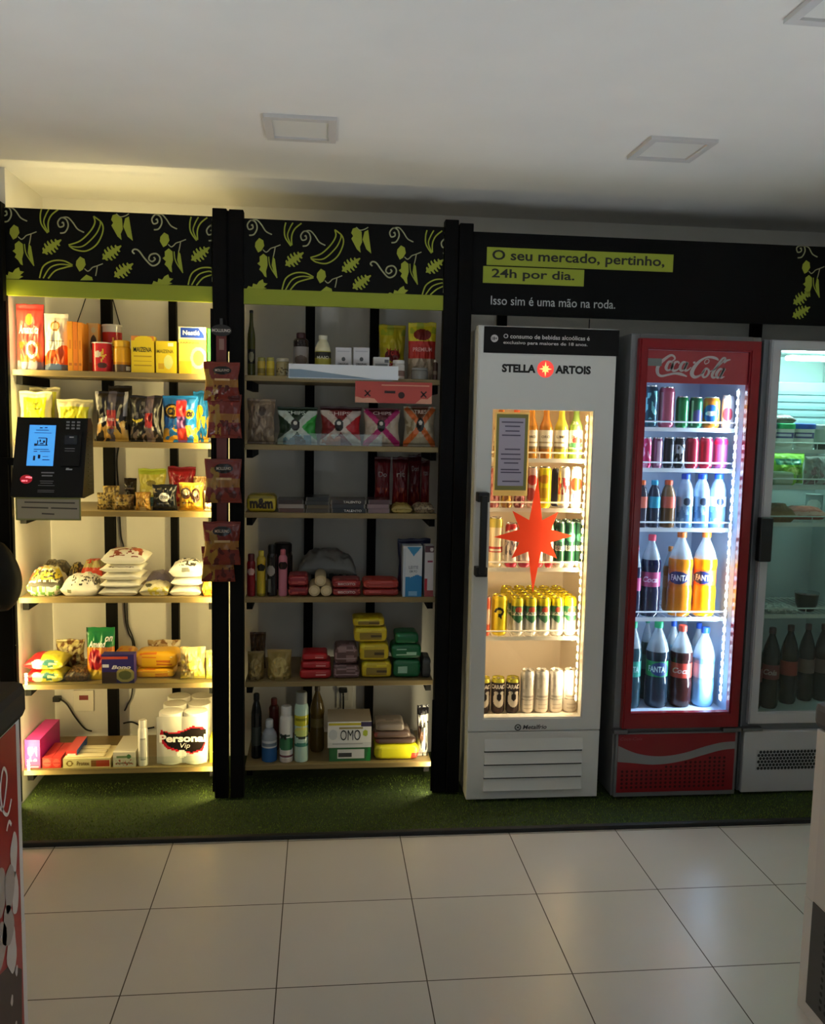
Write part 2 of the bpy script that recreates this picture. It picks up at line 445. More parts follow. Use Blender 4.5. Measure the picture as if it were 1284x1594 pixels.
# ================================================================== THE ROOM
XL, XR, YB, YF, ZC = -1.40, 2.65, 4.2, -2.6, 2.65
def floor_mat():
    m = bpy.data.materials.new('floor_tiles'); m.use_nodes = True; nt = m.node_tree; b = nt.nodes['Principled BSDF']
    tc = nt.nodes.new('ShaderNodeTexCoord'); sx = nt.nodes.new('ShaderNodeSeparateXYZ'); nt.links.new(tc.outputs['Object'], sx.inputs[0])
    def mth(op, a, bb=None):
        n = nt.nodes.new('ShaderNodeMath'); n.operation = op
        for k, q in enumerate((a, bb)):
            if q is None: continue
            if isinstance(q, (int, float)): n.inputs[k].default_value = q
            else: nt.links.new(q, n.inputs[k])
        return n.outputs[0]
    ds = []; cell = []
    for ax, o in (('X', -1.01827), ('Y', 2.87279)):
        q = mth('DIVIDE', mth('SUBTRACT', sx.outputs[ax], o), .45)
        f = mth('FRACT', mth('ADD', q, 20)); ds.append(mth('MINIMUM', f, mth('SUBTRACT', 1.0, f))); cell.append(mth('FLOOR', q))
    d = mth('MINIMUM', ds[0], ds[1]); g = mth('LESS_THAN', d, .0042)
    wn = nt.nodes.new('ShaderNodeTexWhiteNoise'); wn.noise_dimensions = '2D'
    cx = nt.nodes.new('ShaderNodeCombineXYZ'); nt.links.new(cell[0], cx.inputs[0]); nt.links.new(cell[1], cx.inputs[1]); nt.links.new(cx.outputs[0], wn.inputs['Vector'])
    ns = nt.nodes.new('ShaderNodeTexNoise'); ns.inputs['Scale'].default_value = 3; nt.links.new(tc.outputs['Object'], ns.inputs['Vector'])
    k = mth('ADD', mth('MULTIPLY', wn.outputs['Value'], .25), mth('MULTIPLY', ns.outputs['Fac'], .75))
    r = nt.nodes.new('ShaderNodeValToRGB'); r.color_ramp.elements[0].color = lin('#bfb9b0'); r.color_ramp.elements[1].color = lin('#cbc5bc')
    nt.links.new(k, r.inputs['Fac'])
    mx = nt.nodes.new('ShaderNodeMix'); mx.data_type = 'RGBA'; nt.links.new(g, mx.inputs[0]); nt.links.new(r.outputs[0], mx.inputs[6]); mx.inputs[7].default_value = lin('#4a3f33')
    nt.links.new(mx.outputs[2], b.inputs['Base Color'])
    rg = mth('ADD', mth('MULTIPLY', g, .4), .30); nt.links.new(rg, b.inputs['Roughness'])
    return m
WHITE = M('#e9e6df', .7, nz=.03, sc_=6, spec=.2)
CEIL = M('#ebe9e6', .8, nz=.02, sc_=4, spec=.1)
struct(MB().box(XL - .1, XR + .1, YF - .1, YB + .1, -.1, 0).build('floor', floor_mat()))
struct(MB().box(XL - .1, XR + .1, YF - .1, YB + .1, ZC, ZC + .1).build('ceiling', CEIL))
struct(MB().box(XL - .1, XR + .1, YB, YB + .1, 0, ZC).build('wall_back', WHITE))
struct(MB().box(XL - .1, XL, YF, YB, 0, ZC).build('wall_left', WHITE))
struct(MB().box(XR, XR + .1, YF, YB, 0, ZC).build('wall_right', WHITE))
struct(MB().box(XL, -1.265, 3.725, YB, 0, ZC).build('trim_1', WHITE))
mb = MB().box(XL - .1, WINX0, YF - .1, YF, 0, ZC).box(WINX1, XR + .1, YF - .1, YF, 0, ZC).box(WINX0, WINX1, YF - .1, YF, 0, WINZ0).box(WINX0, WINX1, YF - .1, YF, WINZ1, ZC)
struct(mb.build('wall_front', WHITE))
w_ = struct(MB().box(WINX0, WINX0 + .05, YF - .08, YF - .02, WINZ0, WINZ1).box(WINX1 - .05, WINX1, YF - .08, YF - .02, WINZ0, WINZ1)
            .box(WINX0 + .05, WINX1 - .05, YF - .08, YF - .02, WINZ0, WINZ0 + .05).box(WINX0 + .05, WINX1 - .05, YF - .08, YF - .02, WINZ1 - .05, WINZ1).build('window_1', M('#d8d8d8', .4)))
MB().box(WINX0 + .05, WINX1 - .05, YF - .052, YF - .048, WINZ0 + .05, WINZ1 - .05).build('glass_pane', clear('#f6faf8'), w_)

# artificial turf strip under the shelves and coolers
MX0, MX1, MY0, MY1, MZ = -1.262, 2.62, 3.345, 4.195, .02
turf = tag(MB().box(MX0, MX1, MY0, MY1, 0.0, MZ - .010).build('turf_mat', M('#2a3a10', .9, nz=.3, sc_=60)), 'strip of green artificial turf along the back wall under the shelves and coolers', 'mat')
MB().box(MX0, MX1, MY0 - .012, MY0 + .012, 0.0, MZ - .0005, bev=.004).build('edging', M('#15181a', .6, nz=.1), turf)['label'] = 'black front edging'
rnd = random.Random(5); gv = []; gf = []
for k in range(26000):
    x = rnd.uniform(MX0 + .01, MX1 - .3); y = MY0 + .012 + (rnd.random() ** 1.3) * .55; a = rnd.uniform(0, PI); L = rnd.uniform(.009, .018)
    dx, dy = math.cos(a) * .0016, math.sin(a) * .0016; tx, ty = rnd.uniform(-.007, .007), rnd.uniform(-.007, .007)
    n = len(gv); gv += [(x - dx, y - dy, MZ - .012), (x + dx, y + dy, MZ - .012), (x + tx, y + ty, MZ + min(0, L - .0165))]; gf.append((n, n + 1, n + 2))
mb = MB(); mb.v = gv; mb.f = gf; mb.i = [0 if rnd.random() < .6 else 1 for _ in gf]
me_ = bpy.data.meshes.new('blades'); me_.from_pydata(gv, [], gf); me_.materials.append(M('#4a6412', .6)); me_.materials.append(M('#6c8420', .6)); me_.polygons.foreach_set('material_index', mb.i)
go = bpy.data.objects.new('grass_blades', me_); COL.objects.link(go); go.parent = turf; go['kind'] = 'stuff'

# recessed square ceiling lights (all switched off)
def ceiling_light(cx, cy, label):
    t = thing('ceiling_light', label, 'ceiling light', (cx, cy, ZC), 'square recessed ceiling lights')
    a, b = .118, .092
    mb = MB()
    for (x0, x1, y0, y1) in ((-a, a, -a, -b), (-a, a, b, a), (-a, -b, -b, b), (b, a, -b, b)): mb.box(x0, x1, y0, y1, -.012, 0)
    mb.build('frame', M('#cfcccb', .5), t)
    MB().box(-b, b, -b, b, -.005, 0).build('diffuser', M('#e6e4e0', .4), t)
ceiling_light(-.077, 3.045, 'square unlit ceiling light above the dark shelving unit, left one of the three')
ceiling_light(1.215, 3.05, 'square unlit ceiling light above the red cooler, middle one of the three')
ceiling_light(1.205, 1.955, 'square unlit ceiling light cut off by the top right corner, nearest of the three')

# ------------------------------------------------------------------ shelving units
BLK = M('#070708', .6, nz=.1, sc_=20, spec=.1)
def wood_mat():
    m = bpy.data.materials.new('shelf_wood'); m.use_nodes = True; nt = m.node_tree; b = nt.nodes['Principled BSDF']
    tc = nt.nodes.new('ShaderNodeTexCoord'); mp = nt.nodes.new('ShaderNodeMapping'); mp.inputs['Scale'].default_value = (2, 40, 40)
    ns = nt.nodes.new('ShaderNodeTexNoise'); ns.inputs['Scale'].default_value = 2; ns.inputs['Detail'].default_value = 4
    r = nt.nodes.new('ShaderNodeValToRGB'); r.color_ramp.elements[0].color = lin('#7d6a42'); r.color_ramp.elements[1].color = lin('#9a8557')
    nt.links.new(tc.outputs['Object'], mp.inputs[0]); nt.links.new(mp.outputs[0], ns.inputs['Vector']); nt.links.new(ns.outputs['Fac'], r.inputs['Fac']); nt.links.new(r.outputs[0], b.inputs['Base Color'])
    b.inputs['Roughness'].default_value = .4
    return m
WOOD = wood_mat()
SZ = {'A': 1.855, 'B': 1.565, 'C': 1.274, 'D': .904, 'E': .528, 'F': .149}
SHY = 3.73     # front edge of every shelf board
def shelving(label, xl, xr, posts, rear, guards):
    t = thing('shelving_unit', label, 'shelving unit', ((xl + xr) / 2, 3.72, MZ))
    ox, oy, oz = t.location
    for (a, b, y0, y1, top) in posts: MB().box(a - ox, b - ox, y0 - oy, y1 - oy, 0, top - oz, bev=.003).build('post', BLK, t)
    for a, b in rear: MB().box(a - ox, b - ox, 4.135 - oy, 4.175 - oy, 0, 2.5 - oz).build('rear_post', BLK, t)
    for k, z in SZ.items():
        s = MB().box(xl - ox, xr - ox, SHY - oy, 4.13 - oy, z - .023 - oz, z - oz, bev=.002).build('shelf', WOOD, t)
        for x in (xl + .004, xr - .029): MB().box(x - ox, x + .025 - ox, 3.765 - oy, 4.13 - oy, z - .06 - oz, z - .0235 - oz).build('side_rail', BLK, s)
        if k in guards:
            for g0, g1, gz0, gz1 in guards[k]: MB().box(g0 - ox, g1 - ox, SHY - .004 - oy, SHY - .001 - oy, z + gz0 - oz, z + gz1 - oz).build('acrylic_guard', clear('#f4f8f6'), s)['label'] = 'clear acrylic front guard'
    return t
UL = shelving('brightly lit shelving unit with yellow light, black posts and six wooden shelves at the left', -1.26, -.451,
              [(-1.322, -1.262, 3.66, 3.715, 2.505), (-.449, -.391, 3.69, 3.74, 2.522)], [(-1.004, -.958), (-.702, -.668)],
              {'E': [(-1.25, -.46, 0, .052)], 'F': [(-1.25, -.46, 0, .05)]})
UM = shelving('dark unlit shelving unit with black posts and six wooden shelves beside the white cooler', -.322, .506,
              [(-.382, -.324, 3.69, 3.74, 2.52), (.508, .566, 3.69, 3.74, 2.518)], [(-.078, -.034), (.224, .266)],
              {'A': [(-.15, .30, -.012, .052)], 'B': [(-.2, .26, .0, .05)]})
# light strips of the lit unit
lt = ledmat('#ffe598', LED_UNIT)
def led_vert(t, x, y, z0, z1, m, sx, w=.0085):
    """corner profile fixed to an upright: a black body, its slanted inner face shines into the unit and on the wall"""
    ox, oy, oz = t.location; P = [(x, y + w), (x + sx * w, y), (x, y)]; mb = MB()
    v = [(a - ox, b - oy, z - oz) for z in (z0, z1) for a, b in P]
    mb.add(v, [(0, 1, 4, 3)], 0); mb.add(v, [(1, 2, 5, 4), (2, 0, 3, 5), (0, 1, 2), (3, 4, 5)], 1)
    return mb.build('led_strip', [m, BLK], t)
led_vert(UL, -.4495, 3.689, .05, 2.12, lt, -1)
led_vert(UL, -1.2615, 3.664, .05, 2.12, lt, 1)
ox, oy, oz = UL.location
MB().box(-1.25 - ox, -.46 - ox, 3.79 - oy, 3.80 - oy, 2.372 - oz, 2.38 - oz).build('led_strip', ledmat('#ffe9a0', LED_TOP), UL)
MB().box(-1.26 - ox, -.451 - ox, 3.783 - oy, 3.807 - oy, 2.36 - oz, 2.3715 - oz).build('light_rail', BLK, UL)
led_vert(UM, .5075, 3.689, .03, .45, ledmat('#fff0c0', LED_DARK), -1)
MB().box(-.3865 - ox, -.3825 - ox, 3.7405 - oy, 4.152 - oy, 0, 2.45 - oz).build('side_panel', WHITE, UL)  # unseen board added to keep the lit unit's light off the dark one
ox, oy, oz = UM.location
MB().box(-.3905 - ox, -.3825 - ox, 3.70 - oy, 3.735 - oy, 1.95 - oz, 2.515 - oz).build('light_stop', BLK, UM)  # filler added to stop light showing through the upper slit between posts
# uprights and rear posts of the cooler bay
t = thing('cooler_bay_frame', 'black frame behind the coolers with a long black panel and green slogan bars', 'frame', (1.5, 3.72, MZ))
ox, oy, oz = t.location
MB().box(.570 - ox, .628 - ox, 3.685 - oy, 3.765 - oy, 0, 2.505 - oz, bev=.003).build('post', BLK, t)
MB().box(2.565 - ox, 2.625 - ox, 3.685 - oy, 3.765 - oy, 0, 2.49 - oz, bev=.003).build('post', BLK, t)
for a, b in ((.838, .884), (2.12, 2.174)): MB().box(a - ox, b - ox, 4.165 - oy, 4.195 - oy, 0, 2.45 - oz).build('rear_post', BLK, t)
MB().box(.6 - ox, 2.6 - ox, 3.722 - oy, 3.74 - oy, 2.40 - oz, 2.43 - oz).build('cross_rail', BLK, t)

# ------------------------------------------------------------------ printed header panels
LIME = '#9aa42b'; PALE = '#a3a37c'; PANEL = M('#070809', .5, nz=.15, sc_=5, spec=.12)
def zp(x, y): return at(x * .1947, 300 + y * .1947, 3.699)
def oak(cx, cy, L, ang, wd):     # deeply lobed leaf outline
    up = [(0, .02)]
    for k in range(5):
        t = .06 + .17 * k; w = wd * (.62, 1.0, 1.05, .9, .62)[k]
        up += [(t + .02, w * .34), (t + .06, w * .95), (t + .13, w * 1.05), (t + .135, w * .5)]
    up += [(.93, wd * .2), (1.04, wd * .12)]
    pts = up + [(1.06, 0)] + [(p[0], -p[1]) for p in reversed(up)]
    ca, sa = math.cos(ang), math.sin(ang)
    return [(cx + (p[0] - .5) * L * ca - p[1] * L * sa, cy - ((p[0] - .5) * L * sa + p[1] * L * ca)) for p in pts]
def leaf_print(name, parent, dx, dz, zlo, zhi, xlo, xhi, parts, y, org):
    mb = MB()
    def fit(p): return (min(xhi, max(xlo, p[0] + dx)), min(zhi, max(zlo, p[1] + dz)))
    for kind, pts, w, i in parts:
        q = [fit(p) for p in pts]
        if kind == 's': ribbon(mb, q, w, y, i)
        else: poly(mb, q, y, i)
    ox, oy, oz = org
    mb.v = [(min(xhi, max(xlo, a)) - ox, b - oy, min(zhi, max(zlo, c)) - oz) for a, b, c in mb.v]
    return mb.build(name, [M(LIME, .5), M(PALE, .5)], parent)
def motif(x0, y0, tops=True):
    """one repeat of the printed pattern; x0, y0 shift in the survey's panel units"""
    P = []
    S = lambda pts, w, i: P.append(('s', [zp(x + x0, y + y0) for x, y in pts], w, i))
    G = lambda pts, i=0: P.append(('p', [zp(x + x0, y + y0) for x, y in pts], 0, i))
    def swirl(a, b):
        S([(a - 20, b + 78), (a + 20, b + 70), (a + 45, b + 20), (a + 30, b - 30), (a - 10, b - 45), (a - 38, b - 10), (a - 25, b + 28), (a + 8, b + 20), (a + 5, b - 8), (a - 6, b - 2)], .0055, 1)
        S([(a - 10, b - 45), (a + 40, b - 48), (a + 80, b - 10), (a + 120, b + 45), (a + 172, b + 72)], .005, 1)
    swirl(45, 155); swirl(500, 245)
    S([(380, 322), (330, 250), (322, 180), (332, 128)], .0055, 0); S([(384, 318), (350, 240), (365, 180), (392, 130)], .005, 0); S([(388, 315), (385, 240), (410, 180), (465, 134)], .0055, 0)
    S([(548, 418), (640, 385), (720, 310), (758, 240), (748, 188)], .0055, 0); S([(556, 428), (660, 428), (760, 340), (800, 262), (800, 235)], .005, 0); S([(552, 424), (600, 455), (690, 465), (775, 410), (822, 310), (812, 240), (748, 188)], .0055, 0)
    S([(316, 682), (345, 590), (420, 545), (510, 545), (580, 578)], .0055, 0); S([(345, 684), (400, 600), (480, 572), (575, 582)], .005, 0); S([(385, 686), (440, 625), (520, 598), (580, 584)], .0055, 0)
    def fig(a, b, bottom=True):
        G([(a - 30, b - 10), (a, b - 45), (a + 35, b - 25), (a + 45, b + 20), (a + 22, b + 60), (a - 5, b + 75), (a - 20, b + 50), (a - 34, b + 25)])
        S([(a + 35, b + 52), (a + 60, b + 72), (a + 80, b + 62), (a + 100, b + 42), (a + 135, b + 30), (a + 182, b + 12)], .004, 1); S([(a + 138, b + 30), (a + 132, b + 70), (a + 124, b + 110)], .004, 1)
        if bottom:
            G([(a + 8, b + 110), (a + 40, b + 85), (a + 72, b + 110), (a + 78, b + 180), (a + 66, b + 230), (a + 72, b + 280), (a + 55, b + 272), (a + 35, b + 240), (a + 8, b + 215), (a + 20, b + 190), (a - 10, b + 165), (a + 10, b + 150)])
            S([(a + 85, b + 110), (a + 100, b + 190), (a + 162, b + 285)], .004, 0); G([(a + 120, b + 105), (a + 138, b + 130), (a + 164, b + 285), (a + 130, b + 235), (a + 112, b + 180)])
    fig(110, 300); fig(640, 555, False)
    G([(650, 690), (690, 655), (735, 675), (742, 700), (640, 700)])
    G([(900, 180), (930, 170), (975, 205), (982, 290), (965, 330), (972, 378), (940, 350), (912, 300), (890, 262), (905, 240), (888, 215)]); G([(1000, 205), (1030, 190), (1062, 385), (1020, 350), (985, 270)]); S([(930, 168), (960, 192), (1000, 185), (1030, 168)], .004, 1)
    for a, b in ((410, 432), (890, 480), (985, 622)): G(oak(a, b, 175, .62, .30))
    G([(18, 690), (30, 650), (62, 660), (70, 630), (100, 640), (120, 612), (150, 596), (160, 625), (192, 632), (160, 660), (186, 670), (150, 690)])
    S([(1075, 488), (1058, 470), (1075, 452), (1110, 465), (1160, 530), (1215, 582), (1265, 565), (1278, 520), (1250, 488), (1205, 495), (1190, 530), (1215, 550), (1240, 532), (1228, 515)], .006, 1)
    return P
pats = motif(0, 0)
DX = .585
def header(unit, label, x0, x1, z0, zg, z1, offs):
    ox, oy, oz = unit.location
    t = MB().box(x0 - ox, x1 - ox, 3.70 - oy, 3.718 - oy, zg - oz, z1 - oz).build('header_panel', PANEL, unit); t['label'] = label
    MB().box(x0 - ox, x1 - ox, 3.698 - oy, 3.718 - oy, z0 - oz, zg - .0005 - oz).build('green_band', M('#8f9a1c', .45), t)
    for dx, dz in offs: leaf_print('leaf_print', t, dx, dz, zg, z1, x0, x1, pats, 3.6992, unit.location)
    return t
header(UL, 'black header panel with green banana and leaf print', -1.292, -.4505, 2.147, 2.210, 2.49, [(0, 0), (DX, -.006)])
header(UM, 'black header panel with green banana and leaf print', -.3235, .5075, 2.145, 2.207, 2.488, [(.966, -.012), (.966 + DX, -.018)])
ox, oy, oz = t.location; bay = t
t = MB().box(.6285 - ox, 2.564 - ox, 3.70 - oy, 3.718 - oy, 2.134 - oz, 2.475 - oz).build('slogan_panel', PANEL, bay); t['label'] = 'long black panel with green slogan bars'
GB = M('#98a52a', .45)
for k, (a, b, c, d) in enumerate(((.689, 1.507, 2.34, 2.414), (.675, 1.114, 2.2655, 2.335))):
    s = MB().box(a - ox, b - ox, 3.698 - oy, 3.6999 - oy, c - oz, d - oz).build('slogan_bar', GB, t)
lettering('O seu mercado, pertinho,', .712 - ox, 1.468 - ox, 2.350 - oz, 2.404 - oz, 3.6975 - oy, M('#15180e', .5), t, .02)
lettering('24h por dia.', .712 - ox, 1.072 - ox, 2.278 - oz, 2.326 - oz, 3.6975 - oy, M('#15180e', .5), t, .02)
lettering('Isso sim é uma mão na roda.', .712 - ox, 1.258 - ox, 2.176 - oz, 2.213 - oz, 3.6995 - oy, M('#b9bcbc', .5), t, .002)
pz = [q for q in pats if max(p[0] for p in q[1]) < -.9 and min(p[1] for p in q[1]) > 2.255 or q[1][0][0] < -1.0 and min(p[1] for p in q[1]) > 2.28]
pz += [('p', [zp(x, y) for x, y in oak(95, 590, 175, .62, .30)], 0, 0), ('p', [zp(x, y) for x, y in oak(105, 715, 175, .5, .30)], 0, 0)]
leaf_print('leaf_print', t, 3.34, -.01, 2.14, 2.474, 2.06, 2.56, pz, 3.6992, bay.location)

# ------------------------------------------------------------------ coolers
def frame_mb(x0, x1, z0, z1, a0, a1, c0, c1, y0, y1, bev=.004):
    """rectangular frame: outer x0..x1, z0..z1, opening a0..a1, c0..c1, depth y0..y1"""
    bm = bmesh.new()
    V = {}
    for k, y in enumerate((y0, y1)):
        for n, (x, z) in enumerate(((x0, z0), (x1, z0), (x1, z1), (x0, z1), (a0, c0), (a1, c0), (a1, c1), (a0, c1))): V[k, n] = bm.verts.new((x, y, z))
    for n in range(4):
        m = (n + 1) % 4
        bm.faces.new((V[0, n], V[0, m], V[0, 4 + m], V[0, 4 + n])); bm.faces.new((V[1, n], V[1, 4 + n], V[1, 4 + m], V[1, m]))
        bm.faces.new((V[0, n], V[1, n], V[1, m], V[0, m])); bm.faces.new((V[0, 4 + n], V[0, 4 + m], V[1, 4 + m], V[1, 4 + n]))
    if bev:
        E = [bm.edges.get((V[0, q + n], V[0, q + (n + 1) % 4])) for q in (0, 4) for n in range(4)]
        bmesh.ops.bevel(bm, geom=E, offset=bev, segments=2, affect='EDGES')
    bm.verts.index_update(); mb = MB()
    mb.add([tuple(v.co) for v in bm.verts], [[v.index for v in f.verts] for f in bm.faces]); bm.free()
    return mb
class Fr:      # a cooler: makes parts in world measures, stored relative to the thing's base
    def __init__(s, name, label, x, y):
        s.t = thing(name, label, 'cooler', (x, y, MZ)); s.o = (x, y, MZ)
    def rel(s, mb):
        mb.v = [(a - s.o[0], b - s.o[1], c - s.o[2]) for a, b, c in mb.v]; return mb
    def part(s, name, mb, mats, parent=None, smooth=False, label=None):
        o = s.rel(mb).build(name, mats, parent or s.t, smooth)
        if label: o['label'] = label
        return o
    def text(s, txt, x0, x1, z0, z1, y, m, parent=None, **k):
        return lettering(txt, x0 - s.o[0], x1 - s.o[0], z0 - s.o[2], z1 - s.o[2], y - s.o[1], m, parent or s.t, **k)
def shell(f, x0, x1, y0, y1, z0, z1, ix0, ix1, iz0, iz1, body, liner):
    mb = MB().box(x0, ix0, y0, y1, z0, z1, bev=.004).box(ix1, x1, y0, y1, z0, z1, bev=.004).box(ix0, ix1, y0, y1, iz1, z1).box(ix0, ix1, y0, y1, z0, iz0).box(ix0, ix1, y1 - .05, y1, iz0, iz1)
    f.part('cabinet', mb, body)
    e = .004; yb = y1 - .05
    mb = MB().box(ix0, ix0 + e, y0, yb, iz0, iz1).box(ix1 - e, ix1, y0, yb, iz0, iz1).box(ix0 + e, ix1 - e, yb - e, yb, iz0, iz1).box(ix0 + e, ix1 - e, y0, yb - e, iz0, iz0 + e).box(ix0 + e, ix1 - e, y0, yb - e, iz1 - e, iz1)
    f.part('interior_liner', mb, liner)
def wire_shelf(f, x0, x1, y0, y1, z, m, guard=.027):
    mb = MB()
    for k in range(int((x1 - x0) / .03) + 1):
        x = x0 + .004 + (x1 - x0 - .008) * k / int((x1 - x0) / .03); mb.cyl((x, y0, z - .004), (x, y1, z - .004), .0018, 6)
    for y in (y0 + .002, (y0 + y1) / 2, y1 - .004): mb.cyl((x0, y, z - .009), (x1, y, z - .009), .0035, 8)
    mb.box(x0, x1, y0 - .004, y0, z - .016, z + .002)
    s = f.part('wire_shelf', mb, m)
    g = MB().cyl((x0, y0 - .004, z + guard), (x1, y0 - .004, z + guard), .0035, 8)
    for x in (x0 + .004, (x0 + x1) / 2, x1 - .004): g.cyl((x, y0 - .004, z), (x, y0 - .004, z + guard), .002, 6)
    f.part('guard_rail', g, m, s)
def led_column(f, x, y, z0, z1, colr, s, n, face=-1, w=.014):
    m = ledmat(colr, s)
    st = f.part('led_strip', MB().box(x - .003, x, y - w / 2, y + w / 2, z0, z1), M('#e6e6e2', .4))
    mb = MB(); h = (z1 - z0) / n
    for k in range(n):
        z = z0 + (k + .5) * h; mb.box(x - .006, x - .0032, y - w * .42, y + w * .42, z - h * .26, z + h * .26)
    f.part('led_dots', mb, m, st)
LIN = M('#eeeeea', .5)

# white beer cooler ------------------------------------------------
STAR = '#d8331f'
f = Fr('beer_cooler', 'tall white cooler with a red star on its glass door and warm light inside', .943, 3.88)
FW = M('#dcdcd8', .35, nz=.02, sc_=4)
shell(f, .648, 1.238, 3.657, 4.16, MZ, 2.07, .69, 1.196, .37, 1.80, M('#cfcfca', .4), M('#efe3d0', .5))
d = f.part('door', frame_mb(.646, 1.24, .332, 2.078, .716, 1.15, .393, 1.733, 3.60, 3.652, .005), FW)
f.part('glass_pane', MB().box(.712, 1.154, 3.612, 3.616, .389, 1.737), clear('#fbfaf4'), d)
f.part('gasket', frame_mb(.70, 1.186, .375, 1.76, .716, 1.17, .393, 1.74, 3.6525, 3.6565, 0), M('#d8d4c8', .6), d)
h = f.part('handle', MB().box(.664, .693, 3.532, 3.556, 1.04, 1.372, bev=.004).box(.652, .702, 3.545, 3.5995, 1.345, 1.385, bev=.003).box(.652, .702, 3.545, 3.5995, 1.028, 1.068, bev=.003), M('#0c0c0d', .4), d)
def star_pts(cx, cz, tips, r, squeeze=1):
    out = []
    for k, (tx, tz) in enumerate(tips):
        out.append((tx, tz)); a = math.radians(90 - 45 * k - 22.5); out.append((cx + r * math.cos(a) * squeeze, cz + r * math.sin(a)))
    return out
cx, cz = .918, 1.196
sp_ = star_pts(cx, cz, [(.921, 1.452), (1.016, 1.300), (1.085, 1.197), (1.018, 1.098), (.916, .945), (.817, 1.098), (.738, 1.190), (.815, 1.304)], .074)
mb = MB(); poly(mb, sp_, 3.6112)
f.part('star_sticker', mb, sticker('#f4573d'), d, label='red eight-pointed star sticker')
f.text('STELLA', .748, .892, 1.887, 1.922, 3.5992, M('#0d0b08', .5), d, bold=.05)
f.text('ARTOIS', .976, 1.130, 1.887, 1.922, 3.5992, M('#0d0b08', .5), d, bold=.05)
mb = MB(); poly(mb, [(.934 + .036 * math.cos(a * PI / 12), 1.905 + .036 * math.sin(a * PI / 12)) for a in range(24)], 3.5993)
f.part('lit_badge', mb, M('#e8433a', .4, 0, .9), d, label='glowing red round badge with star')
mb = MB(); poly(mb, star_pts(.934, 1.905, [(.934, 1.937), (.948, 1.919), (.962, 1.905), (.948, 1.891), (.934, 1.873), (.920, 1.891), (.906, 1.905), (.920, 1.919)], .011), 3.5990)
f.part('badge_star', mb, M('#ffc26a', .4, 0, 1.6), d)
mb = MB(); ring = [(.868 + .0125 * math.cos(a * PI / 8), .350 + .0125 * math.sin(a * PI / 8)) for a in range(17)]
ribbon(mb, ring, .005, 3.599, smooth=False); ribbon(mb, [(.862, .345), (.874, .355)], .004, 3.599); ribbon(mb, [(.862, .355), (.874, .345)], .004, 3.599)
f.part('maker_emblem', mb, M('#3c3c3c', .5), d)
f.text('Metalfrio', .890, .997, .341, .361, 3.599, M('#3c3c3c', .5), d, bold=.02, shear=.2)
bp = f.part('base_panel', MB().box(.646, 1.24, 3.603, 3.652, MZ + .002, .329, bev=.005), FW)
for k in range(4):
    z1 = .298 - k * .0605; mb = MB()
    mb.add([(.722, 3.6025, z1), (1.162, 3.6025, z1), (1.162, 3.588, z1 - .050), (.722, 3.588, z1 - .050), (.722, 3.6025, z1 - .052), (1.162, 3.6025, z1 - .052)], [(0, 1, 2, 3), (3, 2, 5, 4), (0, 3, 4), (1, 5, 2)])
    f.part('louver', mb, FW, bp)
    if k < 3: f.part('louver_gap', MB().box(.722, 1.162, 3.6005, 3.6028, z1 - .060, z1 - .053), M('#232323', .7), bp)
pl = f.part('warning_strip', MB().box(.668, 1.246, 3.596, 3.5995, 1.966, 2.074), M('#0c0a0b', .5, spec=.2), label='black age warning strip')
mb = MB(); poly(mb, [(.712 + .0155 * math.cos(a * PI / 12), 2.025 + .0155 * math.sin(a * PI / 12)) for a in range(24)], 3.5952); f.part('age_disc', mb, M('#cfcac8', .5), pl)
f.text('18+', .701, .723, 2.018, 2.032, 3.5948, M('#1a1718', .5), pl, bold=.03)
f.text('O consumo de bebidas alcoólicas é', .750, 1.118, 2.027, 2.045, 3.5952, M('#cfcac8', .5), pl, bold=.012)
f.text('exclusivo para maiores de 18 anos.', .750, 1.110, 2.000, 2.017, 3.5952, M('#cfcac8', .5), pl, bold=.012)
ps = f.part('notice_frame', MB().box(.727, .876, 3.606, 3.611, 1.368, 1.722, bev=.002), sticker('#f4e9b4'), d, label='cream framed paper notice')
f.part('notice_border', MB().box(.734, .869, 3.6050, 3.6058, 1.392, 1.714), M('#8a8646', .5), ps)
f.part('notice_paper', MB().box(.745, .856, 3.6040, 3.6048, 1.411, 1.698), M('#b7aec0', .5), ps)
mb = MB()
for z, a, b in ((1.680, .755, .848), (1.663, .770, .835), (1.643, .772, .833), (1.625, .758, .838), (1.566, .772, .838), (1.545, .756, .840), (1.525, .756, .842), (1.508, .770, .832), (1.480, .757, .836), (1.468, .757, .846), (1.43, .765, .84)):
    ribbon(mb, [(a, z), (b, z)], .0055, 3.6036, smooth=False)
f.part('notice_print', mb, M('#5c5468', .6), ps)
for z in (1.524, 1.307, 1.043, .734): wire_shelf(f, .700, 1.186, 3.685, 4.09, z, M('#f0ece2', .35))
led_column(f, 1.147, 3.664, .44, 1.72, '#ffd49a', LED_WARM, 34, w=.018)
area_l = area('cooler_lamp', (1.13, 3.675, 1.08), (0, PI / 2, -.5), 1.2, .02, 9.0, (1, .78, .5)); area_l.parent = f.t; area_l.matrix_parent_inverse = Matrix.Translation(Vector(f.o)).inverted()
f.part('interior_lamp', MB().box(.75, 1.14, 3.70, 3.74, 1.786, 1.794), ledmat('#ffd49a', 9))

